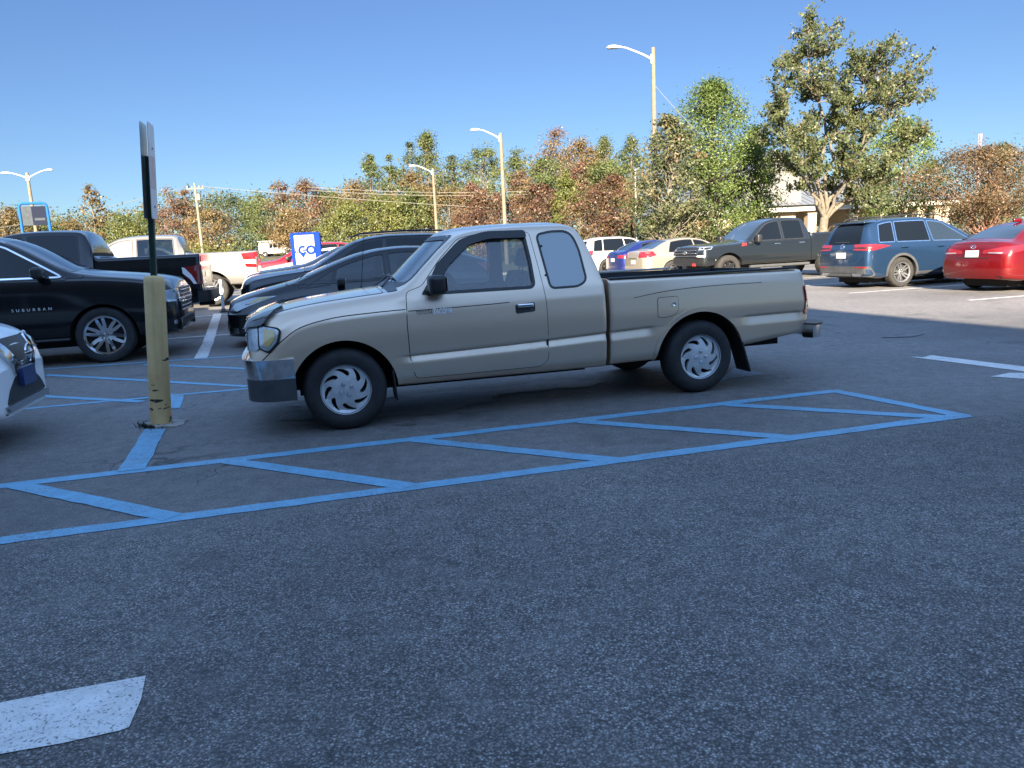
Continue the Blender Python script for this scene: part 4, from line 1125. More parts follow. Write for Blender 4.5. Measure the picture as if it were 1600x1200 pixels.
        # front wheel, rear wheel
    # windscreen, rear window
    a = conform(bv, offset_poly(scr, .012), (Vector((-5, 0, 0)), Vector((0, 1, 0)), Vector((0, 0, 1)), Vector((1, 0, 0))), -.004, grid=.08, skirt=0).build('windscreen', M['glass_screen'], None, 180); put(a)
    conform(bv, offset_poly(scr, .03), FRONT, .002, [offset_poly(scr, -.006)], .08, .004).build('window_trim', M['black_plastic'], a, 60)
    a = conform(bv, offset_poly(rw, .012), REAR, -.006, grid=.08, skirt=0).build('rear_window', M['glass_tint'], None, 180); put(a)
    # wipers
    for y0, y1 in ((-.30, .28), (.22, .68)):
        w = MB(); pts = []
        for i in range(9):
            y = y0 + (y1 - y0) * i / 8; zz = 1.13 + .02 * math.sin(i / 8 * 3)
            h, n = project(bv, (y, zz), FRONT, .02); pts.append(h if h else Vector((.45, y, zz)))
        w.tube(pts, .009, 6); w.tube([(.395, y0 + .05, 1.085), pts[4]], .008, 6); put(w.build('wiper', M['black_plastic'], None, 60))
    cw = MB(); cq = conform(bv, rpoly([(.40, -.66), (.475, -.69), (.475, .69), (.40, .66)], .02, 2), TOP, .004, grid=.06, skirt=.004).build('cowl_vent', M['black_plastic'], None, 60); put(cq)
    hd = rpoly([(-.60, -.60), (.36, -.655), (.36, .655), (-.60, .60)], .06, 4)
    hd_ = conform(bv, hd, TOP, .004, grid=.07, skirt=.004).build('hood', TAN, None, 60); put(hd_)
    conform(bv, offset_poly(hd, .008), TOP, .0015, [offset_poly(hd, -.01)], .08, 0).build('hood_gap', M['gap'], hd_, 60)
    # grille
    gq = rpoly([(-.40, .68), (.40, .68), (.42, .835), (-.42, .835)], .04, 4)
    gr = conform(bv, gq, FRONT, .012, grid=.06, skirt=.015).build('grille', M['black_plastic'], None, 60); put(gr)
    b = MB()
    for zz in (.72, .76, .80): b.rbox((-.735, -.38, zz - .008), (-.70, .38, zz + .008), .006, 1)
    b.build('grille_bar', M['old_chrome'], gr, 60)
    # bug deflector on the leading edge of the hood
    put(conform(bv, rpoly([(-.70, .845), (-.60, .83), (.60, .83), (.70, .845), (.66, .935), (.50, .965), (-.50, .965), (-.66, .935)], .03, 4), FRONT, .034, grid=.04, skirt=.028).build('bug_deflector', M['smoke'], None, 60))
    # bumpers
    path = smooth_path([(-.37, -.835), (-.55, -.825), (-.655, -.765), (-.71, -.6), (-.73, 0), (-.71, .6), (-.655, .765), (-.55, .825), (-.37, .835)], 7)
    fb = sweep(path, [(-.03, .455), (.0, .452), (.014, .48), (.020, .53), (.018, .558), (-.022, .600), (-.05, .606)]).build('front_bumper', M['old_chrome'], None, 50); put(fb)
    sweep(path, [(-.03, .285), (-.008, .28), (.004, .31), (.008, .40), (.004, .45), (-.03, .454)]).build('bumper_valance', M['grey_plastic'], fb, 50)
    for sg in (-1, 1):
        b = MB(); b.rbox((-.738, sg * .60 - .09, .50), (-.715, sg * .60 + .09, .56), .01, 2); b.build('indicator', M['lens_amber'], fb, 60)
    # antenna on the far fender
    b = MB(); b.tube([(.28, .74, 1.0), (.30, .742, 1.06)], [.014, .010], 8); b.tube([(.30, .742, 1.05), (.375, .747, 1.62)], [.004, .0022], 6); put(b.build('antenna', M['black_plastic'], None, 60))
    # ---- bed
    z0 = [(2.23, .315), (2.6, .32), (3.5, .375), (3.85, .415), (4.19, .455)]
    gz2 = [(2.2, .602), (2.7, .622), (3.56, .648), (4.2, .655)]
    bl = [(2.2, .90), (2.5, .90), (2.75, .925), (3.1, .945), (3.7, .95), (4.2, .93)]
    gy = [(2.2, .818), (2.58, .818), (2.66, .837), (3.50, .837), (3.58, .818), (4.05, .818), (4.11, .834), (4.2, .834)]
    tr = [([(0, .70)], z0, 0), ([(0, .80)], rel(z0, .012), .02), ([(0, .828)], [(2.2, .385), (3.5, .43), (3.85, .46), (4.19, .49)], .03), ([(0, .838)], rel(gz2, -.075), .012), (gy, gz2, .006), ([(0, .839)], rel(gz2, .015), .012),
          ([(0, .847)], [(2.2, .735), (4.2, .755)], .10), ([(0, .830)], bl, .02), ([(0, .812)], [(2.2, 1.03), (4.2, 1.018)], .012), ([(0, .795)], [(2.2, 1.05), (4.2, 1.035)], .01), ([(0, .755)], [(2.2, 1.052), (4.2, 1.037)], .008)]
    lb = Loft(2.236, 4.185, tr, [(2.2, 1.055), (4.2, 1.04)], ((.02, .99, 2), (.10, .955, 2.2)), None, [(.4, -.02), (.62, .01), (.9, -.02), (1.04, -.05)], .03, nc=4)
    v, f = lb.mesh(); bb = BVHTree.FromPolygons([Vector(p) for p in v], f)
    me = mesh_of(v, f); norm_out(me); me.materials.append(TAN)
    q = MB(); q.box((2.28, -.735, .755), (4.11, .735, 1.4)); c = mesh_of(q.v, q.f); norm_out(c); c.materials.append(M['liner'])
    q = MB(); q.box((2.285, -.48, .60), (4.105, .48, 1.39)); c2 = mesh_of(q.v, q.f); norm_out(c2); c2.materials.append(M['liner'])
    me = boolean(me, [arch_cutter([(3.096, .30, .43)], .50, 1.0), c, c2]); bed = link('bed', me, [], None, 38); put(bed)
    for sg in (-1, 1):
        b = MB(); b.rbox((2.25, min(sg * .735, sg * .805), 1.048), (4.08 if sg < 0 else 3.6, max(sg * .735, sg * .792), 1.066 if sg < 0 else 1.07), .008, 2, M=Matrix.Translation((0, 0, 0)))
        b.build('bed_rail', M['lime'] if sg > 0 else M['liner'], bed, 60)
        A = [R(-2 + 184 * i / 30) for i in range(31)]
        Q = [(3.096 + .428 * math.cos(a), .30 + .428 * math.sin(a)) for a in A] + [(3.096 + .468 * math.cos(a), .30 + .468 * math.sin(a)) for a in A[::-1]]
        put(conform(bb, Q, frame_side(sg), .007, grid=.05, skirt=.03).build('wheel_arch', TAN, None, 60))
        fl = smooth_path([(2.46, .885), (2.62, .908), (2.80, .927), (3.05, .940), (3.35, .946), (3.70, .944)], 4)
        conform(bb, stroke(fl, .005), frame_side(sg), .0012, grid=.05, skirt=0).build('crease_line', M['gap'], bed, 60)
        tl = rpoly([(4.075, .635), (4.185, .62), (4.185, .90), (4.075, .905)], .02, 3)
        t_ = conform(bb, [(a, b_) for a, b_ in rpoly([(-.12, .625), (.012, .632), (.012, .893), (-.12, .90)], .02, 3)], frame_corner(4.185, W, sg, True, k=.5), .012, grid=.04, skirt=.015).build('taillight', M['lens_red'], None, 60); put(t_)
        conform(bb, rpoly([(-.118, .76), (.008, .76), (.008, .885), (-.118, .89)], .01, 3), frame_corner(4.185, W, sg, True, k=.5), .014, grid=.04, skirt=.003).build('turn_lens', plain('amber_red_lens', (.45, .10, .02), .12, coat=1.0), t_, 60)
        # rear flap, wheels
        b = MB(); b.rbox((-.009, min(sg * .60, sg * .83), -.33), (.009, max(sg * .60, sg * .83), 0), .006, 1, M=Matrix.Translation((3.50, 0, .46)) @ Matrix.Rotation(R(-17), 4, 'Y')); put(b.build('mud_flap', M['black_plastic'], None, 60))
    # fuel door on the near side
    fq = rpoly([(2.676, .708), (2.775, .700, .05), (2.868, .735, .05), (2.870, .874), (2.677, .870)], .022, 4)
    fd = conform(bb, fq, frame_side(-1), .004, grid=.04, skirt=.003).build('fuel_door', TAN, None, 60); put(fd)
    conform(bb, offset_poly(fq, .004), frame_side(-1), .0015, [offset_poly(fq, -.006)], .05, 0).build('fuel_door_gap', M['gap'], fd, 60)
    h, n = project(bb, (2.825, .81), frame_side(-1), 0)
    b = MB(); b.lathe([(0, .006), (.012, .006), (.016, .010), (.019, .010), (.02, .0), (.02, -.004)], 16, Matrix.Translation((2.825, h.y - .003, .81)) @ Matrix.Rotation(R(90), 4, 'X')); b.build('lock', M['old_chrome'], fd, 60)
    # tailgate and step bumper
    tg = conform(bb, rpoly([(-.70, .60), (.70, .60), (.70, 1.02), (-.70, 1.02)], .02, 3), REAR, .006, grid=.08, skirt=.006).build('tailgate', TAN, None, 60); put(tg)
    b = MB(); b.rbox((4.19, -.13, .86), (4.21, .13, .93), .012, 2); b.build('handle', M['black_plastic'], tg, 60)
    path = smooth_path([(4.15, .83), (4.22, .80), (4.265, .66), (4.275, 0), (4.265, -.66), (4.22, -.80), (4.15, -.83)], 6)
    rb = sweep(path, [(-.10, .42), (.0, .415), (.02, .43), (.028, .50), (.02, .535), (-.10, .54)]).build('rear_bumper', M['old_chrome'], None, 50); put(rb)
    sweep(path, [(-.12, .536), (.015, .536), (.02, .548), (-.12, .552)]).build('bumper_step', M['black_plastic'], rb, 50)
    # inside the cab
    for y in (-.36, .36): add_seat(holder, 1.42, y, M['seat'], True, .54, .58)
    b = MB(); b.rbox((.62, -.70, .72), (.90, .70, 1.045), .08, 4); put(b.build('dashboard', M['cabin'], None, 60))
    sw_ = MB(); Ms = Matrix.Translation((1.03, -.36, 1.0)) @ Matrix.Rotation(R(62), 4, 'Y')
    ringp = [(math.cos(2 * math.pi * i / 28) * .185, math.sin(2 * math.pi * i / 28) * .185, 0) for i in range(29)]
    sw_.tube([Ms @ Vector(p) for p in ringp], .014, 8, cap=False); sw_.tube([Ms @ Vector((-.18, 0, 0)), Ms @ Vector((.18, 0, 0))], .016, 6); sw_.tube([Ms @ Vector((0, 0, 0)), Ms @ Vector((0, 0, -.22))], .03, 8)
    put(sw_.build('steering_wheel', M['black_plastic'], None, 60))
    # chassis, axles, tank, exhaust
    b = MB()
    for y in (-.45, .45): b.box((-.55, y - .05, .33), (4.1, y + .05, .45))
    b.box((-.35, -.55, .26), (2.1, .55, .44)); b.box((2.2, -.50, .27), (2.9, .50, .47)); b.box((3.4, -.5, .46), (4.0, .5, .52)); b.tube([(0, -.7, .31), (0, .7, .31)], .05, 8); b.tube([(3.096, -.7, .325), (3.096, .7, .325)], .055, 8)
    b.tube([(2.4, -.50, .30), (2.75, -.58, .34), (3.05, -.58, .36)], .028, 8); b.tube([(2.2, .3, .28), (3.2, .35, .34), (4.2, .5, .36)], .03, 8); put(b.build('underbody', M['dark'], None, 40))
    for x in (0, 3.096):
        for sg in (-1, 1):
            w = add_wheel(holder, x, sg * (W - .015 - .105), .322, .325, .195, .205, 'swirl', M['hubcap'], 'cap', spin=.12 if x == 0 else .55, nuts=M['old_chrome'])
    for o in list(holder.children): kids.append(o)
    for o in kids:
        o.parent = root
        o.location = (o.location[0], o.location[1] + off, o.location[2])
    bpy.data.objects.remove(holder)
    return root
M['smoke'] = plain('smoked_plastic', (0.012, 0.022, 0.024), 0.12, coat=0.6)
make_hero()

# ------------------------------------------------------------------ the other vehicles
def place(u, v, left):
    """front axle at u, centre line at v; facing left or right along the rows"""
    p = uv(u, v); return Vector((p.x, p.y, rise(p.x, p.y))), (TH if left else TH + math.pi)
def suv(H, W, wb, fo, ro, R_, paint_, **k):
    e = -fo; r = wb + ro
    S = dict(W=W, wb=wb, fo=fo, ro=ro, R=R_, H=H, zs=.24 if H < 1.75 else .32, paint=paint_, rim=R_ * .66, tw=.235, spokes=(5, .34, .90, .10, .40, .11), ra=R_ + .055,
             top=[(e, .46 * H), (e + .05, .52 * H), (e + .25, .575 * H), (e + .6, .60 * H), (.15 * wb, .655 * H), (.20 * wb, .69 * H), (.48 * wb, .93 * H), (.56 * wb, .968 * H), (.78 * wb, 1.0 * H), (1.05 * wb, .995 * H), (r - .45, .955 * H), (r - .28, .93 * H), (r - .18, .83 * H), (r - .05, .62 * H), (r, .55 * H)],
             belt=[(e, .43 * H), (e + .3, .52 * H), (.2 * wb, .605 * H), (wb, .635 * H), (r, .64 * H)],
             yr=[(e, W * .72), (.15 * wb, W * .80), (.22 * wb, W * .80), (.50 * wb, W * .67), (.7 * wb, W * .66), (r - .4, W * .64), (r - .1, W * .70), (r, W * .74)],
             drop=.045, screen=(.215 * wb, .50 * wb), hatch=(W * .62, .635 * H, W * .52, .90 * H), see=None,
             wins=[(.27 * wb, .52 * wb, .66 * wb, .68 * wb), (.70 * wb, .71 * wb, 1.04 * wb, 1.02 * wb), (1.07 * wb, 1.05 * wb, r - .40, r - .52)],
             doors=[(.24 * wb, .27, .60 * H, (.60 * H, .64 * H), .60 * wb), (.685 * wb, .27, .62 * H, (.63 * H, .64 * H), .98 * wb, .22)],
             mirror=(.29 * wb, .60 * H), inset=.015, lip=(.035, paint_), ends=((.42, .70, 2.2), (.30, .84, 2.2)))
    if H > 1.75: S['doors'] = [(a[0], .36) + a[2:] for a in S['doors']]
    S.update(k); return S
def sedan(H, W, wb, fo, ro, R_, paint_, **k):
    e = -fo; r = wb + ro
    S = dict(W=W, wb=wb, fo=fo, ro=ro, R=R_, H=H, zs=.20, paint=paint_, rim=R_ * .66, tw=.215, spokes=(5, .34, .90, .10, .40, 0), ra=R_ + .05,
             top=[(e, .44 * H), (e + .06, .50 * H), (e + .3, .56 * H), (.10 * wb, .66 * H), (.20 * wb, .69 * H), (.53 * wb, .955 * H), (.62 * wb, .985 * H), (.75 * wb, 1.0 * H), (.92 * wb, .975 * H), (1.03 * wb, .925 * H), (1.25 * wb, .755 * H), (1.28 * wb, .74 * H), (r - .08, .72 * H), (r - .02, .67 * H), (r, .60 * H)],
             belt=[(e, .40 * H), (e + .35, .50 * H), (.2 * wb, .60 * H), (wb, .645 * H), (r - .2, .66 * H), (r, .56 * H)],
             yr=[(e, W * .70), (.1 * wb, W * .78), (.22 * wb, W * .78), (.56 * wb, W * .62), (.8 * wb, W * .60), (1.0 * wb, W * .60), (1.25 * wb, W * .74), (r, W * .74)],
             drop=.035, screen=(.215 * wb, .545 * wb), back=(1.0 * wb, 1.235 * wb), see=None,
             wins=[(.25 * wb, .52 * wb, .63 * wb, .65 * wb), (.665 * wb, .68 * wb, 1.03 * wb, .97 * wb)],
             doors=[(.22 * wb, .22, .60 * H, (.60 * H, .64 * H), .56 * wb), (.65 * wb, .22, .62 * H, (.64 * H, .65 * H), .93 * wb, .22)],
             mirror=(.28 * wb, .60 * H), inset=.015, ends=((.5, .66, 2.2), (.42, .72, 2.2)), msize=(.12, .18, .14))
    S.update(k); return S
def pickup(H, W, wb, fo, ro, R_, paint_, cab=.78, **k):
    e = -fo; r = wb + ro; cx = cab * wb; bz = .725 * H
    S = dict(W=W, wb=wb, fo=fo, ro=ro, R=R_, H=H, zs=.42, paint=paint_, rim=R_ * .62, tw=.27, spokes=(5, .34, .90, .12, .42, 0), ra=R_ + .09,
             top=[(e, .50 * H), (e + .03, .575 * H), (e + .2, .605 * H), (.12 * wb, .645 * H), (.17 * wb, .665 * H), (.375 * wb, .925 * H), (.43 * wb, .97 * H), (.52 * wb, .995 * H), (.6 * wb, H), (cx - .25, .99 * H), (cx - .12, .965 * H), (cx - .05, .90 * H), (cx - .005, .76 * H), (cx + .02, bz), (r, bz + .005)],
             belt=[(e, .48 * H), (e + .2, .55 * H), (.17 * wb, .62 * H), (cx, .63 * H), (cx + .1, .66 * H), (r, .66 * H)],
             yr=[(e, W * .80), (.15 * wb, W * .82), (.18 * wb, W * .82), (.40 * wb, W * .68), (.6 * wb, W * .67), (cx - .1, W * .68), (cx, W * .74), (cx + .03, W * .93), (r, W * .93)],
             drop=[(e, .05), (cx - .1, .05), (cx, .03), (cx + .05, .012), (r, .012)], screen=(.185 * wb, .385 * wb), see=None, bed=(cx + .10, r - .10, .99, bz), gap=cx + .025,
             wins=[(.235 * wb, .385 * wb, .515 * wb, .515 * wb), (.545 * wb, .545 * wb, cx - .22, cx - .25)],
             doors=[(.20 * wb, .50, .62 * H, (.62 * H, .63 * H), .47 * wb), (.53 * wb, .50, .62 * H, (.63 * H, .63 * H), cx - .33, 0)],
             mirror=(.26 * wb, .60 * H), inset=.0, lip=(.05, paint_), ends=((.25, .84, 2.4), (.08, .95, 2.2)), msize=(.16, .22, .26), tuck=.05, rr=.05, zm=.40 * H)
    S.update(k); return S
def rect(y0, z0, y1, z1, r=.02): return rpoly([(y0, z0), (y1, z0), (y1, z1), (y0, z1)], r, 3)
def mirror_y(q): return [(-a, b) for a, b in q][::-1]
BLACK = paint('black_car_paint', (0.004, 0.0045, 0.006), 0.0, 0.25, .004); BLACK2 = paint('black_truck_paint', (0.005, 0.005, 0.006), 0.0, 0.25, .008)
PEARL = paint('white_pearl_paint', (0.80, 0.80, 0.80), 0.0, 0.3, .03); SILVER = paint('silver_metallic_paint', (0.185, 0.18, 0.172), 0.4, 0.38, .10)
MIDNIGHT = paint('dark_metallic_paint', (0.003, 0.004, 0.006), 0.0, 0.3, .004); STEEL = paint('grey_metallic_paint', (0.020, 0.025, 0.030), 0.6, 0.3, .015)
OCEAN = paint('blue_metallic_paint', (0.014, 0.036, 0.080), 0.5, 0.3, .008); ROYAL = paint('royal_blue_paint', (0.010, 0.018, 0.11), 0.4, 0.3, .01)
CHERRY = paint('red_metallic_paint', (0.13, 0.003, 0.005), 0.4, 0.3, .008); CHAMPAGNE = paint('champagne_paint', (0.27, 0.235, 0.185), 0.4, 0.35, .08)
IVORY = paint('white_paint', (0.40, 0.39, 0.365), 0.0, 0.35, .05); NAVY = paint('navy_paint', (0.012, 0.02, 0.04), 0.4, 0.3, .01)
SLATE = paint('slate_paint', (0.007, 0.009, 0.014), 0.2, 0.3, .006); CRIMSON = paint('bright_red_paint', (0.22, 0.006, 0.009), 0.1, 0.3, .01)

# 1 black suburban-size SUV, nose to the right
S = suv(1.94, 1.02, 3.30, 1.00, 1.40, .405, BLACK, zs=.36, yr=[(-1.0, .80), (.2, .86), (.32, .86), (1.2, .72), (2.3, .70), (4.4, .68), (4.6, .74), (4.7, .76)], rim=.28, spokes=(6, .36, .90, .09, .27, .10), mrim=M['chrome'], wtrim=M['chrome'], tuck=.06, lip=(.05, BLACK), mhandle=BLACK,
        top=[(-1.0, 1.04), (-.98, 1.13), (-.90, 1.18), (-.6, 1.245), (.15, 1.335), (.30, 1.36), (1.15, 1.80), (1.35, 1.87), (2.0, 1.93), (3.3, 1.94), (4.2, 1.90), (4.45, 1.85), (4.6, 1.4), (4.7, 1.0)],
        belt=[(-1.0, .98), (-.8, 1.11), (.3, 1.24), (4.7, 1.27)], screen=(.33, 1.20), hatch=(.66, 1.3, .58, 1.76),
        wins=[(.50, 1.17, 2.02, 2.02), (2.14, 2.14, 3.2, 3.15), (3.3, 3.25, 4.4, 4.25)], doors=[(.56, .42, 1.22, (1.22, 1.25), 1.92), (2.08, .42, 1.24, (1.25, 1.25), 3.05, .25)], mirror=(.72, 1.25), ends=((.26, .84, 2.6), (.3, .84, 2.2)),
        panels=[('grille', M['black_plastic'], 'front', rect(-.60, .66, .60, 1.02), .012), ('grille_bar', M['chrome'], 'front', rect(-.64, .81, .64, .88), .02), ('bumper_bar', M['black_plastic'], 'front', rect(-.80, .36, .80, .56, .04), .02),
                ('headlight', M['lens_clear'], 'fcorner', rpoly([(-.30, .86), (.06, .86), (.24, .98), (-.28, 1.03)], .02, 3), .008), ('headlight_rim', M['chrome'], 'fcorner', rpoly([(-.30, .83), (.07, .83), (.26, .955), (.24, .985), (.05, .86), (-.29, .86)], .005, 2), .012),
                ('fog_lamp', M['chrome'], 'fcorner', rect(-.22, .50, .02, .56), .02)])
root, bv, lf = make_car('suv', 'long black SUV with chrome spoked wheels parked left of the yellow bollard', 'suv', S, *place(-2.70, 13.17, False))
b = MB()
for i in range(22):                                            # honeycomb of the grille
    for j in range(6):
        y = -.5 + i * .0476; z = .68 + j * .060; b.rbox((-1.03, y - .016, z - .007), (-.99, y + .016, z + .007), .004, 1)
b.build('grille_mesh', M['old_chrome'], root, 60)
v, f = text_mesh('SUBURBAN', .054, space=1.9); ww = max(p.x for p in v) - min(p.x for p in v)
P_ = []
for p in v: h, n = project(bv, (.88 - p.x * .50 / ww, .83 + p.y), frame_side(1), .012); P_.append(h)
MB().add(P_, f).build('lettering', M['badge'], root, 0)
b = MB(); b.rbox((.45, -1.04, .36), (2.9, -.86, .40), .02, 2); b.build('running_board', M['black_plastic'], root, 60)
b = MB(); b.rbox((.45, .86, .36), (2.9, 1.04, .40), .02, 2); b.build('running_board', M['black_plastic'], root, 60)

# 2 white crossover whose nose comes in at the left
S = suv(1.68, .92, 2.71, .93, 1.0, .355, PEARL, mrim=M['alloy'], ends=((.62, .52, 2.0), (.3, .84, 2.2)), lip=(.03, M['black_plastic']),
        top=[(-.93, .62), (-.91, .74), (-.84, .86), (-.6, .96), (.0, 1.045), (.45, 1.10), (.56, 1.15), (1.25, 1.56), (1.5, 1.63), (2.1, 1.68), (2.9, 1.66), (3.3, 1.58), (3.5, 1.4), (3.66, 1.05), (3.71, .9)],
        panels=[('grille', M['black_plastic'], 'front', rpoly([(-.17, .60), (.17, .60), (.36, .84), (-.36, .84)], .03, 3), .010),
                ('chrome_wing', M['chrome'], 'front', rpoly([(-.45, .84), (-.32, .84), (-.12, .645), (.12, .645), (.32, .84), (.45, .84), (.20, .565), (-.20, .565)], .012, 3), .030),
                ('lower_intake', M['black_plastic'], 'front', rpoly([(-.46, .35), (.46, .35), (.36, .45), (.20, .54), (-.20, .54), (-.36, .45)], .03, 3), .010),
                ('skid_trim', M['alloy'], 'front', rpoly([(-.47, .295), (.47, .295), (.50, .345), (-.50, .345)], .015, 3), .026), ('lip_trim', M['black_plastic'], 'front', rpoly([(-.52, .225), (.52, .225), (.50, .29), (-.50, .29)], .01, 2), .018),
                ('number_plate', M['plate_blue'], 'front', rect(-.15, .455, .15, .60, .01), .045),
                ('headlight', M['lens_clear'], 'fcorner', rpoly([(-.34, .76), (-.06, .72), (.16, .80), (.42, .93), (.10, .93), (-.22, .86)], .02, 3), .010),
                ('lamp_strip', M['chrome'], 'fcorner', rpoly([(-.36, .735), (-.06, .695), (.16, .775), (.15, .80), (-.06, .722), (-.34, .76)], .004, 2), .015),
                ('fog_lamp', M['black_plastic'], 'fcorner', rpoly([(-.22, .40), (.12, .42), (.14, .55), (-.10, .52)], .02, 3), .010)])
root, bv, lf = make_car('suv', 'white crossover with chrome grille wing and dark blue front plate at the left edge', 'suv', S, *place(-3.13, 7.02, False))
b = MB(); Mx = Matrix.Translation((-.985, 0, .70)) @ Matrix.Rotation(R(-90), 4, 'Y'); b.lathe([(.062, 0), (.064, .012), (.080, .012), (.082, 0)], 32, Mx); b.rbox((-.999, -.10, .685), (-.985, .10, .715), .004, 1); b.build('emblem', M['chrome'], root, 60)
b = MB(); v, f = text_mesh('NISSAN', .018, bold=.001); b.add([Vector((-1.0005, -p.x, .70 + p.y)) for p in v], f); b.build('emblem_text', M['black_plastic'], root, 0)

# 3 black pickup behind the black SUV, tailgate to the right
S = pickup(2.02, 1.015, 3.68, .95, 1.22, .40, BLACK2, cab=.83, zs=.50, mrim=M['alloy'], wtrim=M['black_plastic'],
           panels=[('taillight', M['lens_red'], 'rcorner', rpoly([(-.10, .88), (.10, .90), (.20, 1.06), (.20, 1.22), (-.10, 1.26)], .02, 3), .010), ('reverse_lens', M['lens_white'], 'rcorner', rpoly([(.06, .90), (.10, .90), (.14, 1.0), (.215, 1.10), (.215, 1.22), (.18, 1.20), (.11, 1.07)], .006, 2), .016),
                   ('tailgate', BLACK2, 'rear', rect(-.80, .72, .80, 1.42, .03), .008), ('tailgate_trim', M['chrome'], 'rear', rect(-.30, 1.02, .30, 1.14, .02), .014), ('grille', M['chrome'], 'front', rect(-.7, .75, .7, 1.05), .01), ('headlight', M['lens_clear'], 'fcorner', rect(-.25, .82, .15, 1.08), .01)])
place_f = place(-6.58, 16.62, True)
root, bv, lf = make_car('pickup_truck', 'black crew cab pickup seen over the hood of the black SUV, tailgate to the right', 'pickup truck', S, *place_f)
pth = smooth_path([(4.78, .97), (4.86, .93), (4.93, .75), (4.94, 0), (4.93, -.75), (4.86, -.93), (4.78, -.97)], 5)
sweep(pth, [(-.1, .56), (.02, .55), (.05, .60), (.05, .72), (.02, .76), (-.1, .77)]).build('rear_bumper', M['black_plastic'], root, 50)
b = MB(); b.box((4.7, -.06, .44), (4.99, .06, .53)); b.rbox((4.3, -.85, .42), (4.5, .85, .56), .03, 2); b.build('tow_hitch', M['black_plastic'], root, 40)

# 4 silver pickup behind it
S = pickup(1.88, 1.015, 3.70, .98, 1.18, .405, SILVER, cab=.84, zs=.50, rim=.275, spokes=(5, .30, .90, .16, .44, .09), see=(.26 * 3.7, .80 * 3.7, .55), glass=M['glass_tint'], wglass={0: M['glass_clear']}, seats=[(1.75, M['seat_dark'])], zseat=.78, mtyre=M['tyre_dusty'],
           panels=[('taillight', M['lens_red'], 'rcorner', rpoly([(-.05, .92), (.20, .95), (.22, 1.10), (.24, 1.30), (-.05, 1.32)], .02, 3), .012), ('reverse_lens', M['lens_white'], 'rcorner', rpoly([(.02, 1.02), (.21, 1.04), (.22, 1.13), (.02, 1.13)], .01, 2), .018), ('tailgate', SILVER, 'rear', rect(-.80, .72, .80, 1.33, .03), .008),
                   ('grille', M['chrome'], 'front', rect(-.7, .75, .7, 1.05), .01), ('headlight', M['lens_clear'], 'fcorner', rect(-.25, .82, .15, 1.08), .01)])
root, bv, lf = make_car('pickup_truck', 'silver double cab pickup standing in the sun behind the white flexible post', 'pickup truck', S, *place(-5.75, 22.1, True))
pth = smooth_path([(4.70, .98), (4.80, .94), (4.90, .75), (4.91, 0), (4.90, -.75), (4.80, -.94), (4.70, -.98)], 5)
sweep(pth, [(-.1, .56), (.02, .55), (.05, .60), (.05, .70), (.02, .74), (-.1, .75)]).build('rear_bumper', SILVER, root, 50)

# 5 low black hatchback beyond the tan pickup
S = sedan(1.50, .875, 2.70, .90, .88, .32, MIDNIGHT, zs=.17,
          top=[(-.9, .58), (-.87, .70), (-.75, .785), (-.4, .89), (.0, .98), (.22, 1.035), (.38, 1.10), (1.30, 1.42), (1.6, 1.475), (2.0, 1.50), (2.5, 1.475), (3.2, 1.29), (3.45, 1.20), (3.52, 1.0), (3.58, .85)],
          belt=[(-.9, .53), (-.5, .72), (.4, .89), (1.4, .96), (2.6, 1.03), (3.58, .98)], yr=[(-.9, .58), (0, .70), (.35, .70), (1.3, .57), (2.2, .55), (3.2, .56), (3.58, .62)], screen=(.36, 1.33), back=(2.7, 3.4),
          wins=[(.36, .84, .74, .80, .02, .07), (.80, .87, 1.62, 1.62), (1.72, 1.72, 2.72, 2.55)], doors=[(.74, .24, .9, (.87, .95), 1.50), (1.66, .24, .95, (.96, 1.0), 2.55, .22)], see=(.55, 2.9, .40), glass=M['glass_tint'], seats=[(1.62, M['seat_pale']), (2.4, M['seat_dark'])], zseat=.52,
          mirror=(.90, .90), ends=((.62, .52, 2.0), (.35, .80, 2.2)), spokes=(5, .34, .90, .10, .40, .1), mscreen=M['glass_screen'],
          panels=[('headlight', M['lens_clear'], 'fcorner', rpoly([(-.24, .60), (.0, .585), (.28, .70), (.52, .80), (.20, .785), (-.12, .70)], .02, 3), .008), ('turn_lens', M['lens_amber'], 'fcorner', rpoly([(.16, .69), (.28, .715), (.46, .79), (.30, .78)], .01, 2), .012),
                  ('grille', M['black_plastic'], 'front', rect(-.42, .26, .42, .44, .05), .012), ('fog_lamp', M['chrome'], 'fcorner', rect(-.20, .24, .02, .33), .012), ('taillight', M['lens_red'], 'rcorner', rect(-.1, .80, .12, 1.15), .01)])
root, bv, lf = make_car('hatchback', 'low black wedge shaped hatchback parked directly behind the tan pickup', 'hatchback', S, *place(-.18, 13.45, True))
b = MB(); v, f = [], []
b.tube([(.20, -.55, 1.05), (.34, .0, 1.09), (.40, .2, 1.10)], .010, 6); b.tube([(.20, .55, 1.05), (.34, .1, 1.10)], .010, 6); b.build('wiper', M['black_plastic'], root, 60)

# 6 dark SUV with roof rails behind the hatchback
S = suv(1.72, .95, 2.78, 1.0, 1.05, .36, SLATE)
root, bv, lf = make_car('suv', 'dark slate SUV with roof rails whose roof shows above the black hatchback', 'suv', S, *place(-.05, 16.9, True))
for sg in (-1, 1):
    b = MB(); b.tube([(1.25, sg * .62, 1.66), (1.45, sg * .63, 1.735), (2.4, sg * .62, 1.765), (3.2, sg * .61, 1.735), (3.35, sg * .60, 1.66)], .018, 8); b.build('roof_rail', M['black_plastic'], root, 60)

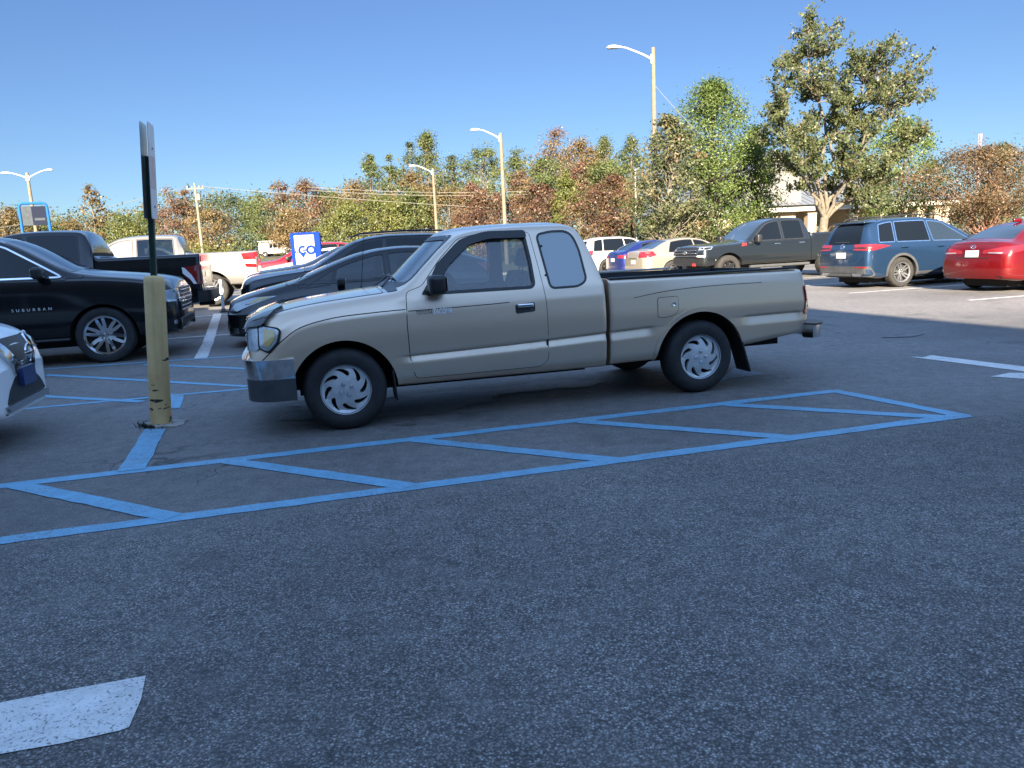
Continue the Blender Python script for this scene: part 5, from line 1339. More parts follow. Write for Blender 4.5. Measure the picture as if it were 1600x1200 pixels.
# 7 navy sedan
S = sedan(1.50, .90, 2.75, .95, 1.0, .33, NAVY, panels=[('headlight', M['lens_clear'], 'fcorner', rpoly([(-.28, .60), (.08, .58), (.42, .78), (-.05, .76)], .02, 3), .008), ('grille', M['chrome'], 'front', rect(-.42, .52, .42, .66, .04), .012)],
          top=[(-.95, .72), (-.90, .82), (-.7, .90), (.3, 1.03), (.55, 1.07), (1.45, 1.44), (1.8, 1.49), (2.4, 1.48), (2.9, 1.36), (3.4, 1.12), (3.68, 1.08), (3.75, .9)])
make_car('sedan', 'dark navy sedan whose hood pokes out below the blue and white sign', 'sedan', S, *place(-.25, 20.4, True))
# 8 white sedan, 9 red SUV
S = sedan(1.50, .91, 2.75, .95, 1.0, .33, PEARL, panels=[('headlight', M['lens_clear'], 'fcorner', rect(-.25, .58, .30, .72), .008), ('grille', M['black_plastic'], 'front', rect(-.42, .50, .42, .66, .04), .012)])
make_car('sedan', 'white sedan half hidden behind the blue and white sign', 'sedan', S, *place(-.45, 30.3, True))
S = suv(1.76, .95, 2.80, .95, 1.0, .36, CRIMSON, panels=[('headlight', M['lens_clear'], 'fcorner', rect(-.25, .75, .25, .90), .008), ('grille', M['black_plastic'], 'front', rect(-.45, .6, .45, .85, .04), .012)])
make_car('suv', 'bright red SUV behind the white sedan and the blue sign', 'suv', S, *place(-1.0, 34.0, True))
# 10, 11 two SUVs glimpsed over the silver pickup's bed
S = suv(1.80, .95, 2.80, .95, 1.05, .37, STEEL); make_car('suv', 'grey SUV glimpsed over the bed of the silver pickup', 'suv', S, *place(-3.75, 29.5, False))
S = suv(1.84, .98, 2.90, .95, 1.10, .38, SILVER); make_car('suv', 'pale silver SUV, farther of the two seen over the silver pickup bed', 'suv', S, *place(-3.3, 33.2, False))

# ---- right-hand row
S = pickup(1.97, 1.03, 3.745, .95, 1.19, .42, STEEL, cab=.80, zs=.52, mrim=M['dark_alloy'], rim=.25, spokes=(6, .34, .90, .10, .34, 0), mtyre=M['tyre_dusty'], lip=(.045, STEEL), mhandle=M['chrome'], glass=M['glass_dark'],
           panels=[('grille', M['black_plastic'], 'front', rect(-.72, .78, .72, 1.12, .03), .012), ('front_bumper', M['black_plastic'], 'front', rect(-.96, .50, .96, .76, .03), .03), ('headlight', M['lens_clear'], 'fcorner', rpoly([(-.30, 1.02), (.20, 1.04), (.24, 1.12), (-.28, 1.13)], .01, 2), .010), ('fog_lamp', M['lens_white'], 'fcorner', rect(-.22, .82, .05, .87), .02), ('tow_hook', M['sign_red'], 'front', rect(-.62, .54, -.46, .62, .01), .045), ('taillight', M['lens_red'], 'rcorner', rect(-.08, .92, .14, 1.28), .010)])
root, bv, lf = make_car('pickup_truck', 'dark grey crew cab pickup with black grille parked facing left under the trees', 'pickup truck', S, *place(13.25, 22.5, True))
b = MB()
for i in range(3): b.rbox((-1.0, -.70, .84 + i * .09), (-.965, .70, .86 + i * .09), .006, 1)
b.build('grille_bar', M['old_chrome'], root, 60)
b = MB(); b.rbox((-1.02, -.13, .925), (-.985, .13, .985), .01, 2); b.rbox((-1.02, -.045, .90), (-.985, .045, 1.01), .01, 2); b.build('emblem', M['chrome'], root, 60)
for q in (-1, 1): MB().tube([(.75, q * 1.0, .44), (2.95, q * 1.0, .44)], .05, 10).build('side_step', M['grey_plastic'], root, 60)
for sg in (-1, 1):
    v, f = text_mesh('Z71', .11, shear=.2, bold=.004); P_ = []
    for p in v: h, n = project(bv, (.55 + (p.x if sg < 0 else -p.x), 1.14 + p.y), frame_side(sg), .010); P_.append(h)
    MB().add(P_, f).build('badge', M['sign_red'], root, 0)

# blue crossover, tail towards the camera
S = suv(1.675, .92, 2.79, .90, 1.02, .358, OCEAN, rim=.24, spokes=(5, .30, .90, .12, .42, .13), lip=(.055, M['grey_plastic']), wtrim=M['old_chrome'], glass=M['glass_dark'], wglass={0: M['glass_mid']}, mtyre=M['tyre_dusty'],
        panels=[('rear_bumper', M['grey_plastic'], 'rear', rect(-.90, .30, .90, .54, .06), .012), ('diffuser', M['black_plastic'], 'rear', rect(-.62, .27, .62, .38, .04), .022), ('exhaust_trim', M['chrome'], 'rear', rpoly([(-.70, .30), (-.46, .30), (-.42, .37), (-.62, .37)], .02, 3), .03), ('exhaust_trim', M['chrome'], 'rear', rpoly([(.70, .30), (.46, .30), (.42, .37), (.62, .37)], .02, 3), .03),
                ('number_plate', M['white_plate'], 'rear', rect(-.155, .73, .155, .87, .01), .02), ('plate_recess', OCEAN, 'rear', rpoly([(-.38, .70), (.38, .70), (.42, .94), (-.42, .94)], .03, 3), .004), ('side_cladding', M['grey_plastic'], 'side', rect(.42, .24, 2.36, .36, .03), .010),
                ('taillight', M['lens_red'], 'rcorner', rpoly([(-.34, .92), (.10, .905), (.46, 1.00), (.16, 1.05), (-.32, 1.06)], .02, 3), .010), ('taillight_band', M['black_plastic'], 'rcorner', rpoly([(-.33, .955), (.06, .955), (.08, .99), (-.33, .99)], .008, 2), .015), ('reflector', M['lens_red'], 'rcorner', rect(-.30, .50, -.02, .53, .008), .018),
                ('wiper', M['black_plastic'], 'rear', rect(-.30, 1.10, .18, 1.125, .01), .02)])
root, bv, lf = make_car('suv', 'blue metallic crossover with grey lower bumper seen from behind, beside the red sedan', 'suv', S, *place(16.85, 16.08, False))
b = MB(); h, n = project(bv, (0, 1.01), REAR, 0)
Mx = Matrix.Translation(h) @ n.to_track_quat('Z', 'Y').to_matrix().to_4x4(); b.lathe([(.052, .0), (.054, .010), (.066, .010), (.068, 0)], 32, Mx)
for pts in (((-.045, .03), (-.02, -.042), (0, 0), (.02, -.042), (.045, .03)), ((-.022, .052), (0, .008), (.022, .052))): b.tube([Mx @ Vector((p[0], p[1], .006)) for p in pts], .006, 6)
b.build('emblem', M['chrome'], root, 60)
for sg in (-1, 1):
    b = MB(); b.tube([(1.35, sg * .60, 1.615), (1.55, sg * .61, 1.69), (2.4, sg * .60, 1.715), (3.2, sg * .58, 1.68), (3.3, sg * .575, 1.61)], .016, 8); b.build('roof_rail', M['black_plastic'], root, 60)
b = MB(); b.rbox((3.30, -.55, 1.555), (3.62, .55, 1.585), .012, 2); b.build('spoiler', OCEAN, root, 60)
b = MB()
for i, y in enumerate((-.11, -.07, -.02, .03, .07, .11)): b.rbox((3.83, y - .012, .775), (3.834, y + .012, .83), .001, 1)

# red sedan at the right edge
S = sedan(1.435, .89, 2.70, .88, .95, .325, CHERRY, zs=.22,
          top=[(-.88, .60), (-.82, .72), (-.6, .80), (.2, .95), (.5, 1.0), (1.42, 1.37), (1.75, 1.42), (2.1, 1.435), (2.5, 1.39), (2.9, 1.27), (3.28, 1.085), (3.36, 1.065), (3.58, 1.05), (3.62, .98), (3.65, .86)],
          back=(2.68, 3.26), mback=M['glass_mid'], tail=[(.2, -.02), (.5, .03), (.75, .02), (.95, .0), (1.1, -.02)],
          panels=[('number_plate', M['white_plate'], 'rear', rect(-.155, .72, .155, .86, .01), .018), ('rear_valance', M['black_plastic'], 'rear', rpoly([(-.62, .20), (.62, .20), (.74, .34), (-.74, .34)], .05, 3), .012), ('plate_recess', M['gap'], 'rear', rpoly([(-.42, .70), (.42, .70), (.42, .715), (-.42, .715)], .004, 2), .006),
                  ('taillight', M['lens_red'], 'rcorner', rpoly([(-.46, .79), (-.05, .77), (.52, .90), (.44, .96), (-.08, .92), (-.44, .86)], .02, 3), .010), ('reverse_lens', M['lens_clear'], 'rcorner', rpoly([(-.36, .80), (-.14, .785), (-.11, .81), (-.35, .82)], .01, 2), .014), ('trunk_gap', M['gap'], 'rear', rpoly([(-.66, .985), (.66, .985), (.66, .992), (-.66, .992)], .001, 1), .003)])
root, bv, lf = make_car('sedan', 'shiny red sedan at the right edge seen from behind with a white plate', 'sedan', S, *place(17.32, 12.85, False))
b = MB(); h, n = project(bv, (0, .93), REAR, .004); Mx = Matrix.Translation(h) @ n.to_track_quat('Z', 'Y').to_matrix().to_4x4()
rg = [(math.cos(2 * math.pi * i / 24) * .065, math.sin(2 * math.pi * i / 24) * .036, 0) for i in range(25)]; b.tube([Mx @ Vector(p) for p in rg], .006, 6, cap=False)
for p0, p1 in (((-.04, -.024), (-.016, .028)), ((.012, -.028), (.038, .026)), ((-.03, .0), (.026, .004))): b.tube([Mx @ Vector((*p0, 0)), Mx @ Vector((*p1, 0))], .006, 6)
b.build('emblem', M['chrome'], root, 60)
b = MB(); b.rbox((2.40, -.03, 1.40), (2.62, .03, 1.475), .025, 3); b.build('antenna_fin', CHERRY, root, 180)

# champagne sedan, royal blue sedan, white crossover
S = sedan(1.49, .925, 2.81, 1.0, 1.12, .335, CHAMPAGNE, rim=.21, spokes=(5, .32, .90, .12, .42, .1), mback=M['glass_mid'], hatch=None,
          panels=[('taillight', M['lens_red'], 'rcorner', rpoly([(-.32, .84), (.10, .82), (.34, .90), (.20, 1.03), (-.28, 1.03)], .03, 3), .010), ('number_plate', M['white_plate'], 'rear', rect(-.155, .60, .155, .74, .01), .015), ('trunk_trim', M['old_chrome'], 'rear', rect(-.35, .80, .35, .83, .01), .012)])
S.pop('hatch'); make_car('sedan', 'champagne gold sedan beside the dark grey pickup, rear lamps towards the camera', 'sedan', S, *place(15.85, 25.75, False))
S = sedan(1.47, .88, 2.70, .95, .95, .32, ROYAL, panels=[('taillight', M['lens_red'], 'rcorner', rpoly([(-.30, .80), (.08, .79), (.36, .90), (-.26, .92)], .02, 3), .010), ('number_plate', M['white_plate'], 'rear', rect(-.155, .66, .155, .80, .01), .015)])
make_car('sedan', 'royal blue sedan squeezed between the white crossover and the champagne sedan', 'sedan', S, *place(16.0, 28.6, False))
S = suv(1.70, .96, 2.82, .95, .98, .365, IVORY, mrim=M['dark_alloy'], rim=.26, mtyre=M['tyre_dusty'], panels=[('taillight', M['lens_red'], 'rcorner', rpoly([(-.26, .90), (.06, .88), (.20, .93), (.20, 1.12), (-.24, 1.12)], .02, 3), .010), ('number_plate', M['white_plate'], 'rear', rect(-.155, .70, .155, .84, .01), .015), ('rear_valance', M['grey_plastic'], 'rear', rect(-.85, .25, .85, .45, .05), .012)])
make_car('suv', 'white crossover with red tail lamps, first past the cab of the tan pickup', 'suv', S, *place(15.85, 31.65, False))

# far off: white van on the road, red hatchback beyond the right-hand trees
Pp = at(434, 398, 112.5)
S = suv(1.98, .98, 3.2, .75, .95, .36, IVORY, zs=.35, see=None, rim=.2,
        top=[(-.75, .75), (-.7, .95), (-.5, 1.05), (.1, 1.15), (.2, 1.2), (.75, 1.85), (.95, 1.93), (1.6, 1.97), (4.0, 1.97), (4.1, 1.9), (4.15, 1.6)], belt=[(-.75, .7), (0, 1.0), (.4, 1.12), (4.15, 1.15)], yr=[(-.75, .7), (.2, .82), (.9, .76), (4.15, .76)],
        screen=(.22, .74), hatch=(.7, 1.2, .66, 1.75), wins=[(.36, .74, 1.25, 1.25), (1.45, 1.45, 2.0, 2.0), (2.1, 2.1, 2.55, 2.55)], doors=[(.3, .45, 1.1, (1.1, 1.1), 1.2)], mirror=(.45, 1.1), ends=((.3, .8, 2.2), (.1, .95, 2.2)))
root, bv, lf = make_car('van', 'small distant white van with ladder rack at the foot of the trees', 'van', S, Vector((Pp.x + 1.7, Pp.y, hill(Pp.x, Pp.y) + .12)), math.pi)
b = MB()
for y in (-.6, .6): b.tube([(1.0, y, 2.16), (4.3, y, 2.16)], .05, 6)
for x in (1.2, 2.4, 3.9): b.tube([(x, -.7, 2.1), (x, .7, 2.1)], .04, 6); b.tube([(x, -.7, 1.92), (x, -.7, 2.1)], .04, 6); b.tube([(x, .7, 1.92), (x, .7, 2.1)], .04, 6)
b.build('ladder_rack', M['white_metal'], root, 60)
Pp = at(1553, 357, 84)
S = suv(1.48, .88, 2.6, .85, .75, .32, CRIMSON, see=None); make_car('hatchback', 'small distant red hatchback under the crape myrtle at the right', 'hatchback', S, Vector((Pp.x + 1.2, Pp.y, hill(Pp.x, Pp.y))), math.pi + .1)

# ------------------------------------------------------------------ street furniture
def yellow_bollard():
    p = on_ground(252, 664); r = empty('bollard', p, TH); r.rotation_euler = (0, R(4.6), 0)
    tag(r, 'leaning yellow painted concrete bollard with chipped paint near the white crossover', 'bollard')
    b = MB(); prof = [(0.083, -.05), (.085, .05), (.083, .6), (.082, 1.22), (.078, 1.258), (.066, 1.274), (0, 1.278)]
    b.lathe(prof, 40); b.build('post', M['bollard'], r, 50)
    c = MB(); rnd = random.Random(4); n = 22
    pts = [(math.cos(2 * math.pi * i / n) * (.15 + rnd.uniform(-.03, .05)), math.sin(2 * math.pi * i / n) * (.14 + rnd.uniform(-.03, .04))) for i in range(n)]
    c.prism(pts, -.03, .022, M=Matrix.Translation((.05, .01, 0))); o = c.build('footing', M['concrete'], r, 30)
    m = MB()
    for i in range(420):
        a = rnd.uniform(0, 2 * math.pi); q = .085 + abs(rnd.gauss(0, .045)); h = rnd.uniform(.01, .035); x, y = q * math.cos(a) - .02, q * math.sin(a)
        d = rnd.uniform(0, math.pi); w = .006
        m.add([(x - w * math.cos(d), y - w * math.sin(d), -.005), (x + w * math.cos(d), y + w * math.sin(d), -.005), (x + rnd.uniform(-.02, .02), y + rnd.uniform(-.02, .02), h)], [(0, 1, 2)])
    g = m.build('moss_tuft', LEAF['hedge'], r, 0); tag(g, kind='stuff')
    # sign post standing in it, with two plates back to back
    s = empty('parking_sign', p + Vector((math.sin(R(4.6)) * 1.278, 0, math.cos(R(4.6)) * 1.276)), TH)
    s.rotation_euler = Matrix.Rotation(R(4.6), 3, 'Y').to_euler(); s.rotation_euler = (Matrix.Rotation(R(4.6), 3, 'Y') @ Matrix.Rotation(TH, 3, 'Z')).to_euler()
    tag(s, 'two parking sign plates back to back on a dark green post above the bollard', 'sign')
    b = MB(); b.box((-.022, -.030, 0), (-.014, .030, .96)); b.box((.014, -.030, 0), (.022, .030, .96)); b.box((-.014, -.008, 0), (.014, .008, .958)); b.build('post', M['green_post'], s, 0)
    for sg in (-1, 1):
        q = rpoly([(-.15, .46), (.15, .46), (.15, 1.215), (-.15, 1.215)], .03, 4)
        Mx = Matrix(((0, 0, sg, sg * .026), (sg * 1, 0, 0, 0), (0, 1, 0, 0), (0, 0, 0, 1)))
        b = MB(); b.prism(q, 0, .003, M=Mx); pl = b.build('sign_plate', M['sign_back'], s, 0)
        b = MB(); b.prism(offset_poly(q, -.004), .0031, .0046, M=Mx); b.build('sign_face', M['plate_face'], pl, 0)
        b = MB()
        b.prism(rect(-.10, .92, .10, 1.10), .0047, .0055, M=Mx); b.build('sign_symbol_panel', M['plate_face'], pl, 0)
        b = MB()
        for zz in (.56, 1.02): b.lathe([(0, .012), (.009, .012), (.011, .004)], 10, Mx @ Matrix.Translation((0, zz, 0)))
        b.build('bolt', M['metal_pole'], pl, 40)
        b = MB(); b.prism(rect(-.12, .70, .12, .96), .0047, .0056, M=Mx); b.build('sign_print', M['sign_pink'], pl, 0)
M['sign_pink'] = plain('faded_red_sign_print', (0.62, 0.46, 0.46), 0.45, var=0.1)
yellow_bollard()

def flexible_post():
    p = uv(-1.70, 19.55); p.z = rise(p.x, p.y); r = empty('flexible_post', p, TH)
    tag(r, 'slim white flexible delineator post on a black base at the end of the white line', 'delineator post')
    b = MB(); b.lathe([(.11, 0), (.11, .025), (.06, .06), (.045, .09), (0, .09)], 20); b.build('base', M['black_plastic'], r, 40)
    b = MB(); b.lathe([(.034, .08), (.036, .5), (.036, .74), (.030, .78), (0, .785)], 16); b.build('post', M['white_metal'], r, 50)
    b = MB(); b.lathe([(.0375, .58), (.0375, .68)], 16); b.build('reflective_band', M['sign_back'], r, 50)
flexible_post()

def pickup_sign():
    p = uv(.52, 27.9); p.z = rise(p.x, p.y); r = empty('pickup_sign', p, .12)
    tag(r, 'upright blue framed white board reading to GO among the parked cars', 'sign')
    b = MB(); b.prism(rpoly([(-.50, -.02), (.50, -.02), (.50, 2.06), (-.50, 2.06)], .08, 4), -.16, .16, M=Matrix.Rotation(R(90), 4, 'X')); b.build('frame', M['sign_blue'], r, 30)
    b = MB(); b.prism(rpoly([(-.37, .10), (.30, .10), (.30, 1.97), (-.37, 1.97)], .03, 3), .161, .172, M=Matrix.Rotation(R(90), 4, 'X')); f = b.build('panel', M['sign_white'], r, 0)
    Mt = lambda x, z: Matrix.Translation((x, -.1725, z)) @ Matrix.Rotation(R(90), 4, 'X')
    b = MB(); letters('O', .40, Mt(.17, 1.44), .004, b, bold=.022); g, gf = [], []
    ring = []
    # the G drawn as a map pin: an open ring with a bar and a pointed foot
    A = [R(50 + 275 * i / 20) for i in range(21)]; ro, ri = .155, .080
    q = [(ro * math.cos(a), ro * math.sin(a)) for a in A] + [(ri * math.cos(a), ri * math.sin(a)) for a in A[::-1]]
    b.prism(q, 0, .004, M=Mt(-.11, 1.46)); b.prism([(.0, -.03), (.155, -.03), (.155, .025), (.0, .025)], .0005, .0045, M=Mt(-.11, 1.46)); b.prism([(-.10, -.12), (0, -.27), (.10, -.12), (0, -.15)], .0002, .0042, M=Mt(-.11, 1.46))
    b.build('lettering', M['sign_blue'], f, 0)
    b = MB(); letters('to', .19, Mt(-.305, 1.42), .004, b, shear=.3, bold=.004); b.build('lettering', M['sign_navy'], f, 0)
    b = MB()
    for i, w in enumerate((.05, .07, .04, .08, .05, .06)): b.prism(rect(-.25 + i * .085, 1.70, -.25 + i * .085 + w, 1.735, .004), 0, .002, M=Mt(0, 0))
    b.build('headline', M['sign_red'], f, 0)
    b = MB(); b.prism(rect(-.27, 1.085, .28, 1.10, .002), 0, .002, M=Mt(0, 0)); b.build('rule', M['sign_navy'], f, 0)
pickup_sign()

def cart_sign():
    p = at(54, 340, 26.0); z0 = hill(p.x, p.y); r = empty('cart_corral_sign', (p.x, p.y, z0), .42)
    tag(r, 'bright blue tubular frame with grey and slate sign panels above the black pickup', 'sign')
    H = 1.34 + (426 - 322) * 26 / 1187 - z0; w = .40
    b = MB(); b.tube([(-w, 0, 0), (-w, 0, H - .12), (-w + .04, 0, H - .03), (-w + .12, 0, H), (w - .12, 0, H), (w - .04, 0, H - .03), (w, 0, H - .12), (w, 0, 0)], .045, 10); b.tube([(w - .005, .0, 0), (w - .005, 0, .2)], .06, 8); b.build('frame', M['sign_sky'], r, 50)
    b = MB(); b.box((-w + .05, -.015, H - .72), (-.06, .015, H - .10)); b.build('panel', M['sign_grey'], r, 0)
    b = MB(); b.box((-.059, -.016, H - .72), (w - .05, .016, H - .10)); pn = b.build('panel', M['sign_navy'], r, 0)
    b = MB(); b.box((.0, -.019, H - .56), (w - .10, -.0165, H - .48)); b.add([(.15, -.019, H - .1), (.20, -.019, H - .1), (.42, -.019, H - .34), (.42, -.019, H - .29)][:0], []); b.build('sign_band', M['sign_grey'], pn, 0)
cart_sign()

def street_lamp(px, top, depth, base_px, arms, label, name='street_lamp', rb=.17, rt=.11, mp='wood_pole', arm_drop=.35):
    """px, top: where its top shows; arms: list of (direction, length, rise)"""
    t = at(px, top, depth); z0 = hill(t.x, t.y); H = t.z - z0
    r = empty(name, (t.x, t.y, z0 - .05)); tag(r, label, 'street lamp', 'street lamps round the car park')
    b = MB(); b.tube([(0, 0, 0), (0, 0, H * .5), (0, 0, H)], [rb, (rb + rt) / 2, rt], 14); b.build('pole', M[mp], r, 50)
    for sg, L, rs in arms:
        za = H - arm_drop; a = MB()
        P = smooth_path3([(sg * rt, 0, za), (sg * L * .35, 0, za + rs * .40), (sg * L * .72, 0, za + rs * .80), (sg * L * .88, 0, za + rs * .96), (sg * L, 0, za + rs)])
        a.tube(P, [.065 - .03 * i / (len(P) - 1) for i in range(len(P))], 8); a.box((sg * rt - .04, -.08, za - .25), (sg * rt + .04, .08, za + .25)); a.build('arm', M['white_metal'], r, 50)
        h = MB(); x0 = L; n = 16; prof = [(0, .0, .0), (.05, .055, .06), (.2, .11, .10), (.45, .17, .14), (.7, .18, .14), (.85, .14, .10), (.93, .05, .03)]
        v = []; f = []
        for q, w, zt in prof:
            for j in range(n):
                an = 2 * math.pi * j / n; v.append((sg * (x0 - .06 + q), w * math.cos(an), za + rs + max(-.03, zt * math.sin(an)) + .01))
        for i in range(len(prof) - 1):
            for j in range(n): j2 = (j + 1) % n; f.append((i * n + j, i * n + j2, (i + 1) * n + j2, (i + 1) * n + j))
        f.append(tuple((len(prof) - 1) * n + j for j in range(n)))
        h.add(v, f); hd = h.build('lamp_head', M['white_metal'], r, 60)
        g = MB(); g.rbox((min(sg * (x0 + .22), sg * (x0 + .80)), -.13, za + rs - .055), (max(sg * (x0 + .22), sg * (x0 + .80)), .13, za + rs - .015), .02, 2); g.build('lens', M['metal_pole'], hd, 60)
    return r
def smooth_path3(pts, n=5):
    P = [Vector(p) for p in pts]; out = []
    for i in range(len(P) - 1):
        a, b, c, d = P[max(i - 1, 0)], P[i], P[i + 1], P[min(i + 2, len(P) - 1)]
        for j in range(n):
            t = j / n; out.append(0.5 * ((2 * b) + (c - a) * t + (2 * a - 5 * b + 4 * c - d) * t * t + (3 * b - a - 3 * c + d) * t ** 3))
    out.append(P[-1]); return out
street_lamp(1020.5, 73, 47, 0, [(-1, 1.85, .72)], 'tall tan wooden lamp post rising above the green oak, nearest of the lamps', rb=.16, rt=.115, arm_drop=.62)
street_lamp(782, 207, 69, 0, [(-1, 1.75, .80)], 'tan lamp post behind the roof of the tan pickup', rb=.2, rt=.14, arm_drop=.45)
street_lamp(676, 262, 93, 0, [(-1, 1.9, .85)], 'shorter tan lamp post rising behind the windscreen of the tan pickup', rb=.2, rt=.14, arm_drop=.5)
street_lamp(42, 269, 78, 0, [(-1, 1.7, .55), (1, 1.7, .62)], 'lamp post with two white arms behind the blue cart sign', rb=.2, rt=.14, arm_drop=.5)
def slim_pole():
    t = at(992.5, 268, 50); z0 = hill(t.x, t.y); H = t.z - z0; r = empty('metal_post', (t.x, t.y, z0)); tag(r, 'slim grey metal post without arm before the rust coloured crape myrtle', 'post')
    b = MB(); b.tube([(0, 0, -.05), (0, 0, H)], [.075, .065], 12); b.build('pole', M['metal_pole'], r, 50)
    b = MB(); b.lathe([(.075, H - .02), (.10, H + .02), (.10, H + .12), (.05, H + .18), (0, H + .19)], 14); b.build('cap', M['metal_pole'], r, 50)
slim_pole()
UPOLE = at(304, 286, 99)
def utility_pole():
    t = UPOLE; z0 = hill(t.x, t.y); H = t.z - z0; r = empty('utility_pole', (t.x, t.y, z0)); tag(r, 'weathered wooden utility pole with cross arm and insulators left of the white van', 'utility pole')
    b = MB(); b.tube([(0, 0, -.1), (0, 0, H)], [.20, .14], 12); b.build('pole', M['grey_pole'], r, 50)
    b = MB(); b.box((-1.1, -.06, H - .75), (1.1, .06, H - .6)); b.build('cross_arm', M['grey_pole'], r, 0)
    for x in (-1.0, -.4, .5, 1.0):
        b = MB(); b.lathe([(.03, H - .6), (.07, H - .54), (.05, H - .48), (.07, H - .42), (.03, H - .36), (0, H - .35)], 10, Matrix.Translation((x, 0, 0))); b.build('insulator', M['sign_back'], r, 50)
    b = MB(); b.lathe([(.0, H - 2.1), (.22, H - 2.1), (.22, H - 1.35), (.0, H - 1.3)], 14, Matrix.Translation((.34, 0, 0))); b.build('transformer', M['metal_pole'], r, 50)
utility_pole()
def wire(a, b, sag, label, rad=.028):
    P = [a.lerp(b, i / 24) - Vector((0, 0, sag * 4 * (i / 24) * (1 - i / 24))) for i in range(25)]
    o = MB().tube(P, rad, 5); o = o.build('overhead_wire', M['wire'], None, 180); tag(o, label, 'wire', 'overhead wires across the tree line')
wire(UPOLE + Vector((.5, 0, -.4)), at(1010, 338, 88), .3, 'lower pale overhead wire running right from the utility pole')
wire(at(480, 292, 96), at(890, 296, 92), .5, 'upper pale overhead wire of the close pair before the trees')
wire(at(480, 297, 96), at(890, 301, 92), .5, 'lower pale overhead wire of the close pair before the trees')
wire(UPOLE + Vector((-1, 0, -.4)), at(-40, 362, 85), .4, 'overhead wire running left from the utility pole')
wire(at(1020.5, 130, 47), at(1100, 215, 46), .1, 'thin service wire dropping from the tall lamp post into the oak', .012)
def mast():
    t = at(1532, 209, 380); z0 = hill(t.x, t.y); H = t.z - z0; r = empty('radio_mast', (t.x, t.y, z0)); tag(r, 'faint red lattice radio mast far beyond the right-hand crape myrtle', 'mast')
    b = MB()
    for i in range(3):
        a = 2 * math.pi * i / 3; b.tube([(math.cos(a) * .9, math.sin(a) * .9, 0), (math.cos(a) * .7, math.sin(a) * .7, H)], .14, 5)
    for k in range(int(H / 2.2)):
        for i in range(3):
            a, c = 2 * math.pi * i / 3, 2 * math.pi * (i + 1) / 3; b.tube([(math.cos(a) * .8, math.sin(a) * .8, k * 2.2), (math.cos(c) * .8, math.sin(c) * .8, k * 2.2 + 2.2)], .07, 4)
    b.build('lattice', plain('faded_red_steel', (.42, .25, .24), .7), r, 0)
mast()

# ------------------------------------------------------------------ trees
def leaf_mesh(C, size, tint, seed, aspect=.55, droop=.2, out=None, keep=.8):
    """folded diamond leaves at the points C"""
    rng = np.random.default_rng(seed); n = len(C)
    a = rng.normal(size=(n, 3)); a[:, 2] -= droop; a /= np.linalg.norm(a, axis=1, keepdims=True)
    b = rng.normal(size=(n, 3)); b -= a * (a * b).sum(1, keepdims=True); b /= np.linalg.norm(b, axis=1, keepdims=True)
    if out is not None:                                          # the blade faces outwards from its clump, give or take
        c = out + rng.normal(size=(n, 3)) * keep; c /= np.linalg.norm(c, axis=1, keepdims=True)
        a -= c * (a * c).sum(1, keepdims=True); a /= np.linalg.norm(a, axis=1, keepdims=True); b = np.cross(c, a)
    s = size * rng.uniform(.65, 1.35, (n, 1)); c = np.cross(a, b)
    V = np.stack([C - a * s * .5, C + b * s * aspect * .5 + c * s * .08, C + a * s * .5, C - b * s * aspect * .5 + c * s * .08], 1).reshape(-1, 3)
    F = np.arange(4 * n).reshape(n, 4)
    me = bpy.data.meshes.new('crown'); me.vertices.add(4 * n); me.vertices.foreach_set('co', V.ravel().astype(np.float32))
    me.loops.add(4 * n); me.loops.foreach_set('vertex_index', F.ravel().astype(np.int32))
    me.polygons.add(n); me.polygons.foreach_set('loop_start', (np.arange(n) * 4).astype(np.int32)); me.polygons.foreach_set('loop_total', np.full(n, 4, np.int32))
    me.update(calc_edges=True); me.validate()
    t = me.attributes.new('tint', 'FLOAT', 'POINT'); t.data.foreach_set('value', np.repeat(np.clip(tint, 0, 1), 4).astype(np.float32))
    return me
def limb(mb, a, b, r0, r1, rnd, wob=.06, n=6):
    a, b = Vector(a), Vector(b); L = (b - a).length; P = []
    for i in range(n + 1):
        t = i / n; w = wob * L * math.sin(math.pi * t)
        P.append(a.lerp(b, t) + Vector((rnd.uniform(-w, w), rnd.uniform(-w, w), rnd.uniform(-w, w) + w * .5)))
    mb.tube(P, [r0 + (r1 - r0) * i / n for i in range(n + 1)], 7, cap=False); return P
def crown_radius(kind, t):
    """half width of the crown at height t (0 bottom .. 1 top)"""
    if kind == 'cone': return max(.04, (1 - t) ** .75) * min(1, .45 + t * 3.5)
    if kind == 'oval': return max(.05, (1 - t) ** .52) * min(1, .55 + t * 2.2)
    if kind == 'column': return max(.08, math.sin(math.pi * min(1, t * .86 + .14)) ** .55) * (1 - .25 * t)
    if kind == 'umbrella': return min(1, .35 + t * 1.3) * max(.05, 1 - max(0, t - .55) ** 2 * 4.2)
    if kind == 'pine': return max(.10, (1 - t) ** .6 * .9)
    return max(.05, math.sin(math.pi * (t * .90 + .10)) ** .6)
